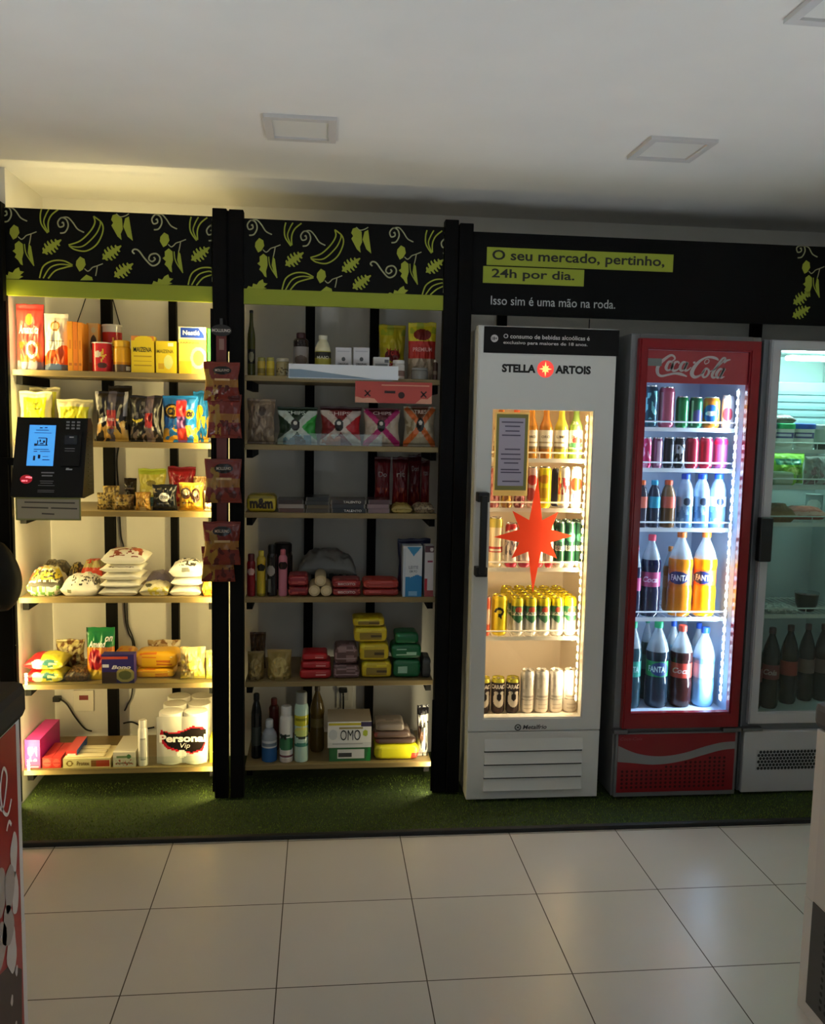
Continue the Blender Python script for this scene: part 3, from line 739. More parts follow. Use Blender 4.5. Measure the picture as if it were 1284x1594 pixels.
# red cola cooler ----------------------------------------------------
RED = '#86101b'
f = Fr('cola_cooler', 'tall red and grey cooler with cool white light and soft drinks inside', 1.595, 3.88)
GR = M('#7b7d80', .4, .2)
shell(f, 1.305, 1.885, 3.612, 4.16, MZ, 2.065, 1.345, 1.845, .385, 2.02, GR, M('#b7c7dd', .5))
d = f.part('door', frame_mb(1.333, 1.871, .341, 2.044, 1.370, 1.823, .411, 1.998, 3.575, 3.610, .006), M(RED, .3))
f.part('glass_pane', MB().box(1.366, 1.827, 3.588, 3.592, .407, 2.002), clear('#f6fafb'), d)
hd = f.part('logo_panel', MB().box(1.3715, 1.8215, 3.5935, 3.600, 1.860, 1.9965), M('#a31d28', .4, 0, .10), d, label='red panel with white script')
def cola_logo(parent, fr, x0, x1, z0, z1, y, colr, w):
    mb = MB()
    def S(pts, ws): ribbon(mb, [(x0 + (a - 235) / 800 * (x1 - x0), z1 - (b - 145) / 275 * (z1 - z0)) for a, b in pts], [q * w for q in ws] if isinstance(ws, list) else ws * w, y, n=8)
    S([(395, 225), (425, 195), (415, 160), (378, 150), (325, 190), (268, 250), (240, 320), (250, 385), (290, 410), (350, 395), (430, 375), (500, 380), (570, 408)], [.5, .7, .8, .9, 1.1, 1.3, 1.4, 1.2, .9, .8, .8, 1.1, .4])
    S([(395, 228), (360, 235), (335, 300), (350, 335), (385, 325), (405, 275), (395, 228)], [.7, 1, 1.2, .8, .7, 1, .7])
    S([(478, 250), (462, 228), (428, 240), (402, 300), (415, 340), (455, 330), (478, 305)], [.8, .7, 1, 1.2, 1, .7, .5])
    S([(560, 235), (520, 232), (490, 290), (500, 335), (530, 325), (562, 250), (575, 230)], [.6, .9, 1.2, .9, .6, .7, .8]); S([(570, 235), (545, 300), (550, 335), (580, 325), (610, 290)], [1, 1.2, .9, .6, .4])
    S([(630, 235), (655, 228)], .8)
    S([(770, 245), (800, 225), (800, 190), (770, 190), (755, 225), (770, 250)], .35)
    S([(910, 195), (880, 172), (820, 158), (760, 170), (690, 225), (635, 310), (622, 375), (655, 412), (705, 395), (745, 350), (760, 315)], [.5, 1, .9, .7, 1.1, 1.5, 1.6, 1.2, .7, .5, .4])
    S([(800, 305), (770, 310), (742, 370), (752, 410), (785, 400), (810, 350), (800, 305)], [.7, 1, 1.2, .8, .7, 1, .7])
    S([(820, 340), (880, 300), (960, 210), (985, 170), (955, 170), (905, 250), (855, 350), (850, 405), (880, 410), (900, 385)], [.4, .5, .5, .7, .7, 1, 1.2, 1, .7, .4])
    S([(965, 310), (930, 305), (895, 365), (905, 410), (935, 400), (968, 320), (985, 290)], [.6, .9, 1.2, .9, .6, .7, .8]); S([(985, 295), (945, 380), (950, 412), (985, 395)], [1, 1.2, .9, .4])
    S([(968, 222), (1000, 195), (1042, 182)], [1, .8, .4])
    return fr.part('script_logo', mb, M(colr, .5), parent)
cola_logo(hd, f, 1.416, 1.738, 1.885, 1.978, 3.5928, '#d9c9c8', .011)
f.part('header_sticker', MB().box(1.3745, 1.436, 3.5925, 3.5934, 1.93, 1.962), M('#8a8d88', .5), hd, label='small grey sticker')
bp = f.part('base_panel', MB().box(1.312, 1.878, 3.590, 3.6115, MZ + .002, .318, bev=.004), GR)
f.part('red_base', MB().box(1.322, 1.864, 3.5865, 3.5895, .045, .312), M(RED, .35), bp)
top_ = [(1.322, .262), (1.40, .228), (1.48, .212), (1.56, .212), (1.64, .226), (1.72, .250), (1.80, .268), (1.864, .272)]
bot_ = [(1.322, .188), (1.40, .180), (1.48, .172), (1.56, .176), (1.64, .190), (1.72, .212), (1.80, .232), (1.864, .238)]
T_ = spline(top_, 6); B_ = spline(bot_, 6); mb = MB()
mb.add([(p[0], 3.5858, p[1]) for p in T_] + [(p[0], 3.5858, p[1]) for p in B_], [(k, k + 1, len(T_) + k + 1, len(T_) + k) for k in range(len(T_) - 1)])
f.part('grey_wave', mb, M('#8b8b8e', .4), bp)
mb = MB()
for r_ in range(9):
    for c_ in range(22):
        x = 1.345 + c_ * .0225 + (r_ % 2) * .0; z = .068 + r_ * .0185
        lim = .150 + max(0, (x - 1.48)) * .19
        if z < lim: poly(mb, [(x + .0062 * math.cos(a * PI / 4), z + .0062 * math.sin(a * PI / 4)) for a in range(8)], 3.5856)
f.part('vent_holes', mb, M('#3d060c', .7), bp)
f.text('Coca-Cola', 1.330, 1.43, .286, .300, 3.5860, M('#9c5157', .5), bp, bold=.0, shear=.25)
f.part('hinge', MB().box(1.296, 1.36, 3.575, 3.6105, .319, .337, bev=.003).box(1.80, 1.885, 3.575, 3.6105, .3195, .337, bev=.003), M('#6c6d70', .35, .6))
for z in (1.669, 1.490, 1.224, .818): wire_shelf(f, 1.352, 1.838, 3.685, 4.09, z, M('#e4eaf0', .35))
led_column(f, 1.812, 3.640, .44, 1.845, '#cfe4ff', LED_COOL, 36, w=.018)
al = area('cooler_lamp', (1.79, 3.66, 1.13), (0, PI / 2, -.5), 1.35, .02, 11.0, (.68, .84, 1)); al.parent = f.t; al.matrix_parent_inverse = Matrix.Translation(Vector(f.o)).inverted()
f.part('pale_trim', MB().box(1.826, 1.8265, 3.5870, 3.5875, 1.2, 1.95), M('#d8c8c8', .3), d)  # thin pale strip along the door opening

# third cooler ----------------------------------------------------------
f = Fr('display_cooler', 'tall grey-white cooler with greenish light at its top, cut off by the right edge', 2.213, 3.88)
WG = M('#c3c5ca', .4, nz=.02, sc_=4)
shell(f, 1.908, 2.52, 3.632, 4.16, MZ, 2.06, 1.95, 2.478, .372, 2.03, M('#7d8288', .4), M('#b9c4c6', .5))
d = f.part('door', frame_mb(1.930, 2.505, .345, 2.055, 1.973, 2.462, .400, 2.014, 3.60, 3.628, .005), WG)
f.part('glass_pane', MB().box(1.969, 2.466, 3.612, 3.616, .396, 2.018), clear('#eef5f2'), d)
f.part('handle', MB().box(1.908, 1.966, 3.560, 3.5995, 1.093, 1.288, bev=.006), M('#14181b', .45), d)
bp = f.part('base_panel', MB().box(1.914, 2.515, 3.603, 3.6315, MZ + .002, .310, bev=.005), WG)
f.part('vent_recess', MB().box(1.978, 2.30, 3.6015, 3.6028, .128, .224), M('#b9bbbf', .5), bp)
mb = MB()
for r_ in range(6):
    for c_ in range(19):
        x = 1.989 + c_ * .0163 + (r_ % 2) * .0081; z = .1365 + r_ * .0152
        poly(mb, [(x + .0076 * math.cos(a * PI / 3 + PI / 6), z + .0080 * math.sin(a * PI / 3 + PI / 6)) for a in range(6)], 3.6010)
f.part('vent_mesh', mb, M('#22262c', .6), bp)
f.part('hinge', MB().box(1.905, 2.0, 3.598, 3.6315, .3115, .326, bev=.003), M('#777a7c', .35, .6))
for z in (1.583, 1.421, 1.252, .829): wire_shelf(f, 1.956, 2.472, 3.685, 4.09, z, M('#d4e2dc', .35), guard=.030)
f.part('evaporator_box', MB().box(1.958, 2.47, 3.99, 4.095, 1.68, 1.90, bev=.006), M('#9fb6c0', .5))
mb = MB()
for k in range(5): mb.box(1.97, 2.46, 3.984, 3.9895, 1.70 + k * .035, 1.715 + k * .035)
f.part('evaporator_slats', mb, M('#8ba3ae', .5))
f.part('interior_lamp', MB().box(2.10, 2.44, 3.75, 3.80, 1.985, 2.005, bev=.005), ledmat('#cbf8ea', LED_CYAN))

# ------------------------------------------------------------------ chest freezers beside the camera
t = thing('chest_freezer', 'red ice cream chest freezer with black rim at the left edge', 'freezer', (-1.03, 1.42, 0))
def rb(mb): mb.v = [(a + 1.03, b - 1.42, c) for a, b, c in mb.v]; return mb
def chest(rb, x0, x1, y0, y1, z0, z1, rim, rbev, rcol, bcol, t):
    w = .055; a0, a1, b0, b1 = x0 + w, x1 - w, y0 + w, y1 - w; zf = z1 - .50
    rb(MB().box(x0, x1, y0, y1, z0, zf).box(x0, a0, y0, y1, zf, z1, bev=.004).box(a1, x1, y0, y1, zf, z1, bev=.004).box(a0, a1, y0, b0, zf, z1).box(a0, a1, b1, y1, zf, z1)).build('body', M(bcol, .4), t)
    e = .003
    rb(MB().box(a0, a1, b0, b1, zf, zf + e).box(a0, a0 + e, b0, b1, zf + e, z1 - .001).box(a1 - e, a1, b0, b1, zf + e, z1 - .001).box(a0 + e, a1 - e, b0, b0 + e, zf + e, z1 - .001).box(a0 + e, a1 - e, b1 - e, b1, zf + e, z1 - .001)).build('interior_liner', M('#f0f0ee', .6), t)
    for x in ((a0 + e) if x0 < 0 else (a1 - e - .008),): rb(MB().box(x, x + .008, b0 + .05, b1 - .05, z1 - .06, z1 - .04)).build('led_strip', ledmat('#f6f8ff', LED_CHEST), t)
    f = .016
    rb(MB().box(x0 - f * .4, a0 + .01, y0 - f, y1 + f, z1 + .001, rim, bev=rbev).box(a1 - .01, x1 + f, y0 - f, y1 + f, z1 + .001, rim, bev=rbev).box(a0 + .01, a1 - .01, y0 - f, b0 + .01, z1 + .001, rim, bev=rbev * .6).box(a0 + .01, a1 - .01, b1 - .01, y1 + f, z1 + .001, rim, bev=rbev * .6)).build('rim', M(rcol, .55, spec=.25), t)
    rb(MB().box(a0 + .0105, a1 - .0105, b0 + .0105, b1 - .0105, rim - .03, rim - .026)).build('glass_lid', clear('#f4f8f8'), t)
chest(rb, -1.36, -.702, .78, 2.06, .0, .966, 1.055, .022, '#0c0c0e', '#d8d4d2', t)
sd = rb(MB().box(-.7018, -.700, .80, 2.028, .04, .962)).build('side_graphic', M('#9d1015', .35), t)
def yz(pts, x, mb, i=0): mb.add([(x + 1.03, a - 1.42, b) for a, b in pts], [tuple(range(len(pts)))], i)
mb = MB()
def blob(cy, cz, ry, rz, sd_, i): yz([(cy + ry * (1 + .18 * math.sin(3 * a + sd_)) * math.cos(a), cz + rz * (1 + .15 * math.sin(2 * a + sd_)) * math.sin(a)) for a in [2 * PI * k / 20 for k in range(20)]], -.6990 + .0003 * i, mb, i)
yz([(1.2, .05), (2.00, .05), (2.02, .36), (1.95, .42), (1.80, .46), (1.2, .5)], -.6996, mb, 2)
for cy, cz, ry, rz, k in ((1.99, .66, .022, .055, 0), (1.955, .60, .03, .06, 1), (1.99, .57, .02, .06, 2), (1.94, .52, .035, .05, 3), (1.96, .45, .03, .055, 4), (1.90, .62, .035, .05, 5), (1.885, .5, .04, .06, 1)): blob(cy, cz, ry, rz, k, 0 if k % 2 == 0 else 1)
mb.build('blossom_print', [M('#cfc4bf', .5), M('#a99a92', .5), M('#3a211a', .5)], sd)
mb = MB()
for cy, cz in ((1.95, .33), (1.97, .25), (1.93, .2), (1.985, .38)): blob(cy, cz, .008, .012, cy * 9, 0)
mb.build('fleck_print', [M('#cfc4bf', .5)], sd)
mb = MB()
def yzrib(pts, w, x):
    q = MB(); ribbon(q, pts, w, 0, n=8); mb.add([(x + 1.03, a - 1.42, c) for a, b, c in q.v], q.f)
yzrib([(1.90, .83), (1.93, .80), (1.955, .84), (1.96, .87), (1.94, .89), (1.92, .85), (1.93, .80), (1.96, .775), (1.985, .80)], .008, -.6990); yzrib([(1.95, .74), (1.965, .755), (1.98, .74)], .008, -.699)
mb.build('white_script', M('#e6dcd8', .5), sd)

t = thing('chest_freezer', 'white chest freezer with grey rim and dark vent at the right edge', 'freezer', (1.72, 1.55, 0))
def rb(mb): mb.v = [(a - 1.72, b - 1.55, c) for a, b, c in mb.v]; return mb
chest(rb, 1.402, 2.06, .90, 2.235, .0, .838, .915, .02, '#57565a', '#d9d5d8', t)
rb(MB().box(1.3995, 1.4018, .92, 2.190, .350, .83, bev=.0008)).build('side_panel', M('#d2ced2', .35), t)
g = rb(MB().box(1.3990, 1.4018, .92, 2.190, .040, .345)).build('vent_panel', M('#4a484c', .5), t)
mb = MB()
for a in range(12):
    for b in range(12): yz_ = [(2.12 - a * .024 + .007 * math.cos(k * PI / 4), .07 + b * .0215 + .007 * math.sin(k * PI / 4)) for k in range(8)]; mb.add([(1.3986, p[0], p[1]) for p in yz_], [tuple(range(8))])
rb(mb).build('vent_holes', M('#17161b', .6), g)

# rounded black housing on the left post
t = thing('speaker', 'black rounded plastic housing fixed to the left shelf post above the red freezer', 'speaker', (-1.29, 3.60, .88))
mb = MB(); vs = []; nu, nv = 28, 22
for b in range(nv + 1):
    v = b / nv; rx = .098 * (math.sin(PI * min(1, max(.0, .04 + .96 * v))) ** .55) * (1.06 - .35 * v); ry = rx * .62
    for a in range(nu):
        w = 2 * PI * a / nu; vs.append((rx * math.cos(w), ry * math.sin(w), v * .285))
fs = [(b * nu + a, b * nu + (a + 1) % nu, (b + 1) * nu + (a + 1) % nu, (b + 1) * nu + a) for b in range(nv) for a in range(nu)] + [tuple(range(nu - 1, -1, -1)), tuple(nv * nu + a for a in range(nu))]
mb.add(vs, fs); mb.build('housing', M('#0b0b0c', .55, spec=.25), t, smooth=60)
MB().box(-.022, .022, .03, .060, .09, .19, bev=.004).build('bracket', BLK, t)

# ------------------------------------------------------------------ payment terminal in front of the lit shelves
t = thing('payment_terminal', 'black self-service payment terminal with a lit blue screen and red scanner', 'terminal', (-1.052, 3.62, 1.352))
KX0, KX1, KYB, KYT, KZ0, KZ1 = -1.186, -.918, 3.452, 3.556, 1.358, 1.662
mb = MB(); s_ = [(KYB, KZ0), (KYT, KZ1), (3.60, KZ1), (3.625, KZ1 - .03), (3.625, KZ0), (KYB + .02, KZ0 - .006)]
mb.add([(x + 1.052, a - 3.62, c - 1.352) for x in (KX0, KX1) for a, c in s_], [(0, 1, 2, 3, 4, 5), tuple(range(11, 5, -1))] + [(k, (k + 1) % 6, 6 + (k + 1) % 6, 6 + k) for k in range(6)])
bd = mb.build('housing', M('#060709', .4, spec=.25), t)
nv_ = Vector((0, -(KZ1 - KZ0), (KYT - KYB))).normalized()
def kp(a, b, off): return (KX0 + a * (KX1 - KX0) + 1.052, KYB + b * (KYT - KYB) - 3.62 + nv_.y * off, KZ0 + b * (KZ1 - KZ0) - 1.352 + nv_.z * off)
def kquad(mb, a0, a1, b0, b1, off, i=0, base=None):
    q = [kp(a0, b0, off), kp(a1, b0, off), kp(a1, b1, off), kp(a0, b1, off)]
    if base is None: mb.add(q, [(0, 1, 2, 3)], i)
    else: mb.add(q + [kp(a0, b0, base), kp(a1, b0, base), kp(a1, b1, base), kp(a0, b1, base)], [(0, 1, 2, 3), (0, 4, 5, 1), (1, 5, 6, 2), (2, 6, 7, 3), (3, 7, 4, 0)], i)
mb = MB(); kquad(mb, .185, .555, .385, .90, .0015, base=0); scr = mb.build('screen', M('#4aa3f5', .3, 0, .75), t); scr['label'] = 'lit blue screen'
mb = MB()
for a0, a1, b, w in ((.33, .37, .865, .014), (.40, .44, .868, .012), (.28, .46, .835, .008), (.26, .50, .80, .006), (.27, .48, .59, .008), (.27, .32, .565, .01), (.36, .50, .565, .008), (.40, .48, .50, .006), (.40, .50, .46, .01), (.27, .30, .48, .06), (.335, .37, .50, .05), (.27, .31, .65, .03), (.31, .46, .645, .012), (.31, .325, .68, .05), (.43, .45, .69, .09), (.32, .44, .735, .01), (.34, .36, .70, .03), (.39, .42, .69, .03), (.35, .40, .665, .014)):
    kquad(mb, a0, a1, b - w / 2, b + w / 2, .0019)
mb.build('screen_graphics', M('#16304e', .5), scr)
mb = MB()
for r_ in range(3):
    for c_ in range(3): kquad(mb, .70 + c_ * .075, .745 + c_ * .075, .855 + r_ * .04, .875 + r_ * .04, .003, base=0)
mb.build('keypad_keys', M('#8c8e94', .5), t)
mb = MB(); kquad(mb, .66, .93, .38, .82, .006, base=0); cr_ = mb.build('card_reader', M('#08090c', .4, spec=.25), t)
mb = MB(); kquad(mb, .70, .88, .65, .765, .012, base=.0062); mb.build('card_reader_display', M('#1d2333', .2), cr_)
mb = MB(); kquad(mb, .77, .83, .735, .748, .0125); kquad(mb, .75, .79, .345, .358, .0065); kquad(mb, .71, .85, .60, .605, .0065); kquad(mb, .71, .85, .57, .574, .0065); kquad(mb, .74, .83, .335, .352, .0015); mb.build('reader_marks', M('#b6b8bf', .4), cr_)
mb = MB(); mb.add([kp(.20 + .085 * math.cos(a * PI / 10), .215 + .055 * math.sin(a * PI / 10), .002) for a in range(20)], [tuple(range(20))]); sn = mb.build('scanner_window', M('#8e0a1c', .3, 0, .8), t); sn['label'] = 'glowing red scanner window'
mb = MB()
for a0, a1, b in ((.14, .19, .195), (.20, .22, .195), (.19, .25, .24), (.235, .28, .235)): kquad(mb, a0, a1, b - .01, b + .01, .0026)
mb.build('scanner_light', M('#ff7a86', .4, 0, 1.2), sn)
mb = MB()
for a0, a1, b, w in ((.40, .58, .30, .016), (.41, .56, .262, .016), (.39, .58, .195, .006), (.40, .57, .17, .006), (.37, .60, .14, .005), (.37, .60, .08, .005), (.37, .6, .06, .005)): kquad(mb, a0, a1, b - w / 2, b + w / 2, .0008)
mb.build('housing_print', M('#8f9196', .5), t)
mb = MB()
for k in range(14): mb.box(KX1 + 1.052 + .0002, KX1 + 1.052 + .002, -.075 - .002, -.02, .03 + k * .017, .034 + k * .017)
mb.build('side_vents', M('#26262a', .5), t)
MB().box(-.03, .03, .0055, .016, .10, .16).box(-.24, .03, .0165, .0385, .115, .145).build('mounting_arm', BLK, t)
cd = thing('instruction_card', 'small beige instruction card with a green border below the payment terminal', 'card', (-1.049, 3.462, 1.266))
MB().box(-.122, .121, 0, .003, 0, .0885).build('card', M('#8d8f5a', .5), cd)
MB().box(-.116, .115, -.001, -.0002, .006, .082).build('card_face', M('#a7a08e', .5), cd)
mb = MB()
for z, a, b in ((.070, -.088, .10), (.050, -.10, .0), (.048, .01, .108), (.026, -.025, .022)): ribbon(mb, [(a, z), (b, z - .002)], .0055, -.0014, smooth=False)
mb.build('print_and_reflection', M('#4d4a42', .6), cd)
MB().box(-.02, .02, .0032, .012, .06, .0885).build('card_clip', BLK, cd)

# ================================================================== GOODS
def geo(px0, px1, pyt, Y, zb):
    pc = (px0 + px1) / 2; z0 = at(pc, 600, Y)[1]; z1 = at(pc, 1100, Y)[1]
    pyb = 600 + 500 * (zb - z0) / (z1 - z0); pm = (pyt + pyb) / 2
    x0 = at(px0, pm, Y)[0]; x1 = at(px1, pm, Y)[0]
    if Y < 3.70: pass
    elif x1 < -.38: x0 = max(x0, -1.256); x1 = min(x1, -.4585) if Y < 3.80 else min(x1, -.4545)      # keep goods between the posts of their unit
    elif x1 < .56 and px1 < 700: x0 = max(x0, -.317); x1 = min(x1, .4985)
    return (x0 + x1) / 2, (x1 - x0), at(pc, pyt, Y)[1] - zb
def base_z(s): return SZ[s] + .0004 if isinstance(s, str) else s
def bx(s, a, b, t, label, base, layers=(), texts=(), d=.07, Y=3.75, name='carton', cat='box', group=None, rz=0, **k):
    zb = base_z(s); x, w, h = geo(a, b, t, Y, zb)
    return put(carton(name, w * .985, d, h, base, layers, texts, **k), label, cat, (x, Y, zb), group, rz)
def pc(s, a, b, t, label, base, layers=(), texts=(), d=.07, Y=3.75, name='snack_bag', cat='bag', group=None, style='pillow', seed=1, rz=0, **k):
    zb = base_z(s); x, w, h = geo(a, b, t, Y, zb)
    return put(pouch(name, w, d, h, base, layers, texts, style, seed, **k), label, cat, (x, Y, zb), group, rz)
def pl(s, a, b, t, label, base, layers=(), toplayers=(), texts=(), d=.16, Y=3.75, name='grocery_bag', cat='bag', group=None, seed=1, rz=0, **k):
    zb = base_z(s); x, w, h = geo(a, b, t, Y, zb)
    return put(pillow(name, w, d, h, base, layers, toplayers, texts, seed, **k), label, cat, (x, Y, zb), group, rz)
def bt(s, a, b, t, label, kind, base, layers=(), texts=(), Y=3.75, name='bottle', cat='bottle', group=None, **k):
    zb = base_z(s); x, w, h = geo(a, b, t, Y, zb); r = w / 2
    return put(bottle(name, r * .985, h, kind, base, layers, texts, **k), label, cat, (x, Y + r, zb), group, -math.atan2(x, Y))
def cn(s, a, b, t, label, base, layers=(), texts=(), Y=3.75, name='drink_can', cat='can', group=None, **k):
    zb = base_z(s); x, w, h = geo(a, b, t, Y, zb); r = w / 2
    return put(can(name, r * .98, h, base, layers, texts, **k), label, cat, (x, Y + r, zb), group, -math.atan2(x, Y))

# ---------------- lit unit, top shelf
pc('A', 4, 65, 469, 'tall red cookie pouch standing at the left end of the lit top shelf', '#d6483f',
   [('r', 0, 0, 1, .13, '#8a8288'), ('n', .1, .12, .95, .42, 6, -.05, 3, '#c9651f'), ('e', .62, .3, .2, .13, '#f3d9c4'), ('e', .62, .3, .13, .08, '#c8452c'), ('e', .5, .76, .13, .09, '#e3a13c'), ('r', 0, .9, 1, 1, '#b5312f')],
   [('Amandita', .5, .60, .74, .13, '#f5e6d8', .02, .3)], style='stand', d=.075, name='cookie_pouch', cat='pouch', seed=3)
pc('A', 66, 104, 485, 'white and orange ground coffee pack with a round heart emblem', '#efe7cf',
   [('r', 0, 0, 1, .12, '#5b6b86'), ('p', [(0, .08), (.25, .12), (1, .1), (1, .42), (.8, .44), (.55, .36), (.25, .34), (0, .22)], '#dd5a17'), ('e', .48, .77, .2, .09, '#c07a22'), ('e', .48, .77, .13, .06, '#efd9a0'), ('r', .2, .505, .85, .52, '#b09a72'), ('r', .25, .56, .8, .57, '#a8977a')],
   style='stand', d=.065, name='coffee_pack', cat='pack', seed=4)
for k, (a, b, tp, cl, lb) in enumerate(((105, 113, 500, '#e0931c', 'narrow orange carton standing edge on right beside the coffee pack'), (113.4, 121, 501, '#dd7a1a', 'narrow deep orange carton, second spine right of the coffee pack'), (121.4, 127.5, 502, '#e58c1e', 'narrow orange carton, third spine right of the coffee pack'))):
    bx('A', a, b, tp, lb, cl, [('r', .2, .1, .8, .16, '#b7611a'), ('r', .3, .45, .7, .62, '#c96f14')], d=.15, group='orange cartons on the lit top shelf')
bx('A', 135, 153, 503, 'cream and orange carton with a dark pot picture on the lit top shelf', '#e2b46a', [('r', 0, 0, 1, .2, '#e0891f'), ('r', 0, 0, .2, 1, '#e59a2a'), ('e', .6, .58, .28, .18, '#4a3a24'), ('e', .6, .86, .2, .06, '#cfc08c')], d=.06, Y=3.845, side='#e08c22')
bt('A', 156, 187, 504, 'red tin with a gold lightning emblem, rear one standing behind the other', 'tin', '#c3282a', [('p', [(.55, .8), (.38, .45), (.5, .47), (.42, .2), (.64, .56), (.52, .54)], '#e6b93c'), ('r', 0, .86, 1, 1, '#d9d0c6')], Y=3.86, name='powder_tin', cat='tin', group='red tins', cap='#e3dccf', cap_name='lid')
bt('A', 139, 171, 532, 'short red tin with a gold lightning emblem at the front of the lit top shelf', 'tin', '#cf2c2e', [('p', [(.55, .85), (.38, .5), (.5, .52), (.42, .25), (.64, .6), (.52, .58)], '#e6b93c'), ('e', .35, .6, .1, .12, '#e6d6c0'), ('e', .5, .22, .16, .1, '#5a3324')], name='powder_tin', cat='tin', group='red tins', cap='#e9e2d6', cap_name='lid')
bt('A', 173, 201, 529, 'small jar with a wide yellow lid and brown base beside the short red tin', 'jar', '#e0a21e', [('r', -1, 0, 2, .3, '#5a4634'), ('r', .62, .05, .85, .22, '#e9e2d0'), ('r', -1, .3, 2, .38, '#c47f14')], name='spice_jar', cat='jar', cap='#e8b422', cap_name='lid')
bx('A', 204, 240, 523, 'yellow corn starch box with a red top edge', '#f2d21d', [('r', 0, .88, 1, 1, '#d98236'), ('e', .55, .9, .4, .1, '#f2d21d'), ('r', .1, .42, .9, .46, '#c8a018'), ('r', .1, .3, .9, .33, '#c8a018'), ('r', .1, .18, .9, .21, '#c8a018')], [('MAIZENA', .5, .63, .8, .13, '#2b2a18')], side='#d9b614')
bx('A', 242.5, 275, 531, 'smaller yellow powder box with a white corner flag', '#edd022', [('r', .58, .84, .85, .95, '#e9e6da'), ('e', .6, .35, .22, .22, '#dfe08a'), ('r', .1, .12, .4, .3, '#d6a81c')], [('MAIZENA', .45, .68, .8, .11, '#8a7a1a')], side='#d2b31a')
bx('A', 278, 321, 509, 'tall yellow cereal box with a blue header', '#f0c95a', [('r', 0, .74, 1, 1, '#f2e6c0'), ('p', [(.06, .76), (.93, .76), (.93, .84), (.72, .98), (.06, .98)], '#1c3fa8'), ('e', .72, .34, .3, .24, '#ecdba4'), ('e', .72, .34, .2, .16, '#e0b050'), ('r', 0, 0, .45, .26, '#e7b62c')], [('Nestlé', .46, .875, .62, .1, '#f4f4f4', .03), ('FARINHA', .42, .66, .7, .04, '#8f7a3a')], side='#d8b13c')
bx('A', 323, 331, 512, 'bright green carton half hidden behind the black post', '#25c53a', [('r', .2, .5, .8, .8, '#1a9a2c')], d=.06)

# ---------------- lit unit, second shelf
YN = '#f0ee1a'
pc('B', 38, 90, 601, 'clear bag of yellow pasta standing behind the front yellow bag', '#d8cfa0', [('r', .2, .3, .9, .9, '#cfd02e')], Y=3.88, d=.09, name='pasta_bag', seed=6, group='yellow pasta bags')
pc('B', 16, 77, 607, 'bag of yellow pasta with a clear border above the payment terminal', '#ded5a6', [('r', .16, .0, .88, .86, YN), ('r', .3, .62, .75, .65, '#9a9a24')], [('NINHO', .5, .74, .46, .08, '#7d7a24')], d=.09, name='pasta_bag', seed=7, group='yellow pasta bags')
pc('B', 84, 142, 620, 'shorter bag of yellow pasta standing to the right behind the terminal', '#ddd3a0', [('r', .1, 0, .92, .82, '#dbd528'), ('n', .1, .1, .9, .8, 7, .1, 2, '#cdc41e')], d=.09, name='pasta_bag', seed=8, group='yellow pasta bags')
pc('B', 166, 203, 598, 'plain black snack bag standing at the back behind the two black chip bags', '#26201c', [('e', .5, .7, .3, .12, '#4a3f34')], Y=3.88, d=.08, seed=9)
chipL = [('r', .42, 0, .66, 1, '#5d5660'), ('r', .4, .25, .68, .62, '#a8322c'), ('n', .05, .0, 1, .45, 7, .05, 5, '#c79a4e'), ('r', .4, .3, .68, .56, '#b53a32'), ('p', [(0, .32), (.2, .46), (.4, .5), (.38, .42), (.2, .36)], '#d8d4cc')]
pc('B', 145, 197, 607, 'black and white potato chip bag with a red banner, left of two', '#231d1c', chipL + [('r', 0, .62, .1, 1, '#b9b4ae'), ('r', .9, .5, 1, 1, '#b9b4ae'), ('n', .6, 0, 1, .4, 6, -.2, 8, '#c9a24a')], [('PRINGO', .54, .43, .22, .06, '#e8d8d0')], d=.08, seed=10)
pc('B', 199, 251, 614, 'black potato chip bag with a red strip and yellow wave, right of two', '#1b1716', [('r', .52, .0, .74, 1, '#6b5a60'), ('r', .5, .3, .76, .62, '#b8302c'), ('n', .0, 0, 1, .34, 8, .1, 4, '#8c7866'), ('p', [(.02, .5), (.2, .4), (.4, .44), (.45, .5), (.2, .46)], '#d8c02c'), ('n', 0, .5, .5, .95, 7, .15, 2, '#5a5450')], d=.08, seed=11)
chee = [('n', 0, 0, 1, .36, 7, -.05, 6, '#e2a62c'), ('e', .3, .66, .28, .16, '#111015'), ('e', .32, .66, .22, .12, '#e9b21e'), ('e', .82, .6, .14, .1, '#e9b21e'), ('r', .44, 0, .68, .92, '#7d4a86'), ('r', .42, .55, .7, .88, '#c4282c'), ('r', .45, .05, .7, .3, '#c8362e')]
pc('B', 250, 306, 614, 'blue cheese puff bag with yellow letters and a red strip', '#1c6fb8', chee, [('Ch', .27, .66, .26, .16, '#1a1416', .05, .2), ('os', .84, .6, .18, .12, '#1a1416', .05, .2)], d=.09, seed=12)
pc('B', 299, 324, 607, 'blue cheese puff bag peeking out behind the hanging snack strip', '#1f76bf', [('n', 0, 0, 1, .5, 7, -.05, 9, '#e6b23a'), ('e', .4, .6, .3, .12, '#e9b21e')], Y=3.86, d=.08, seed=13)

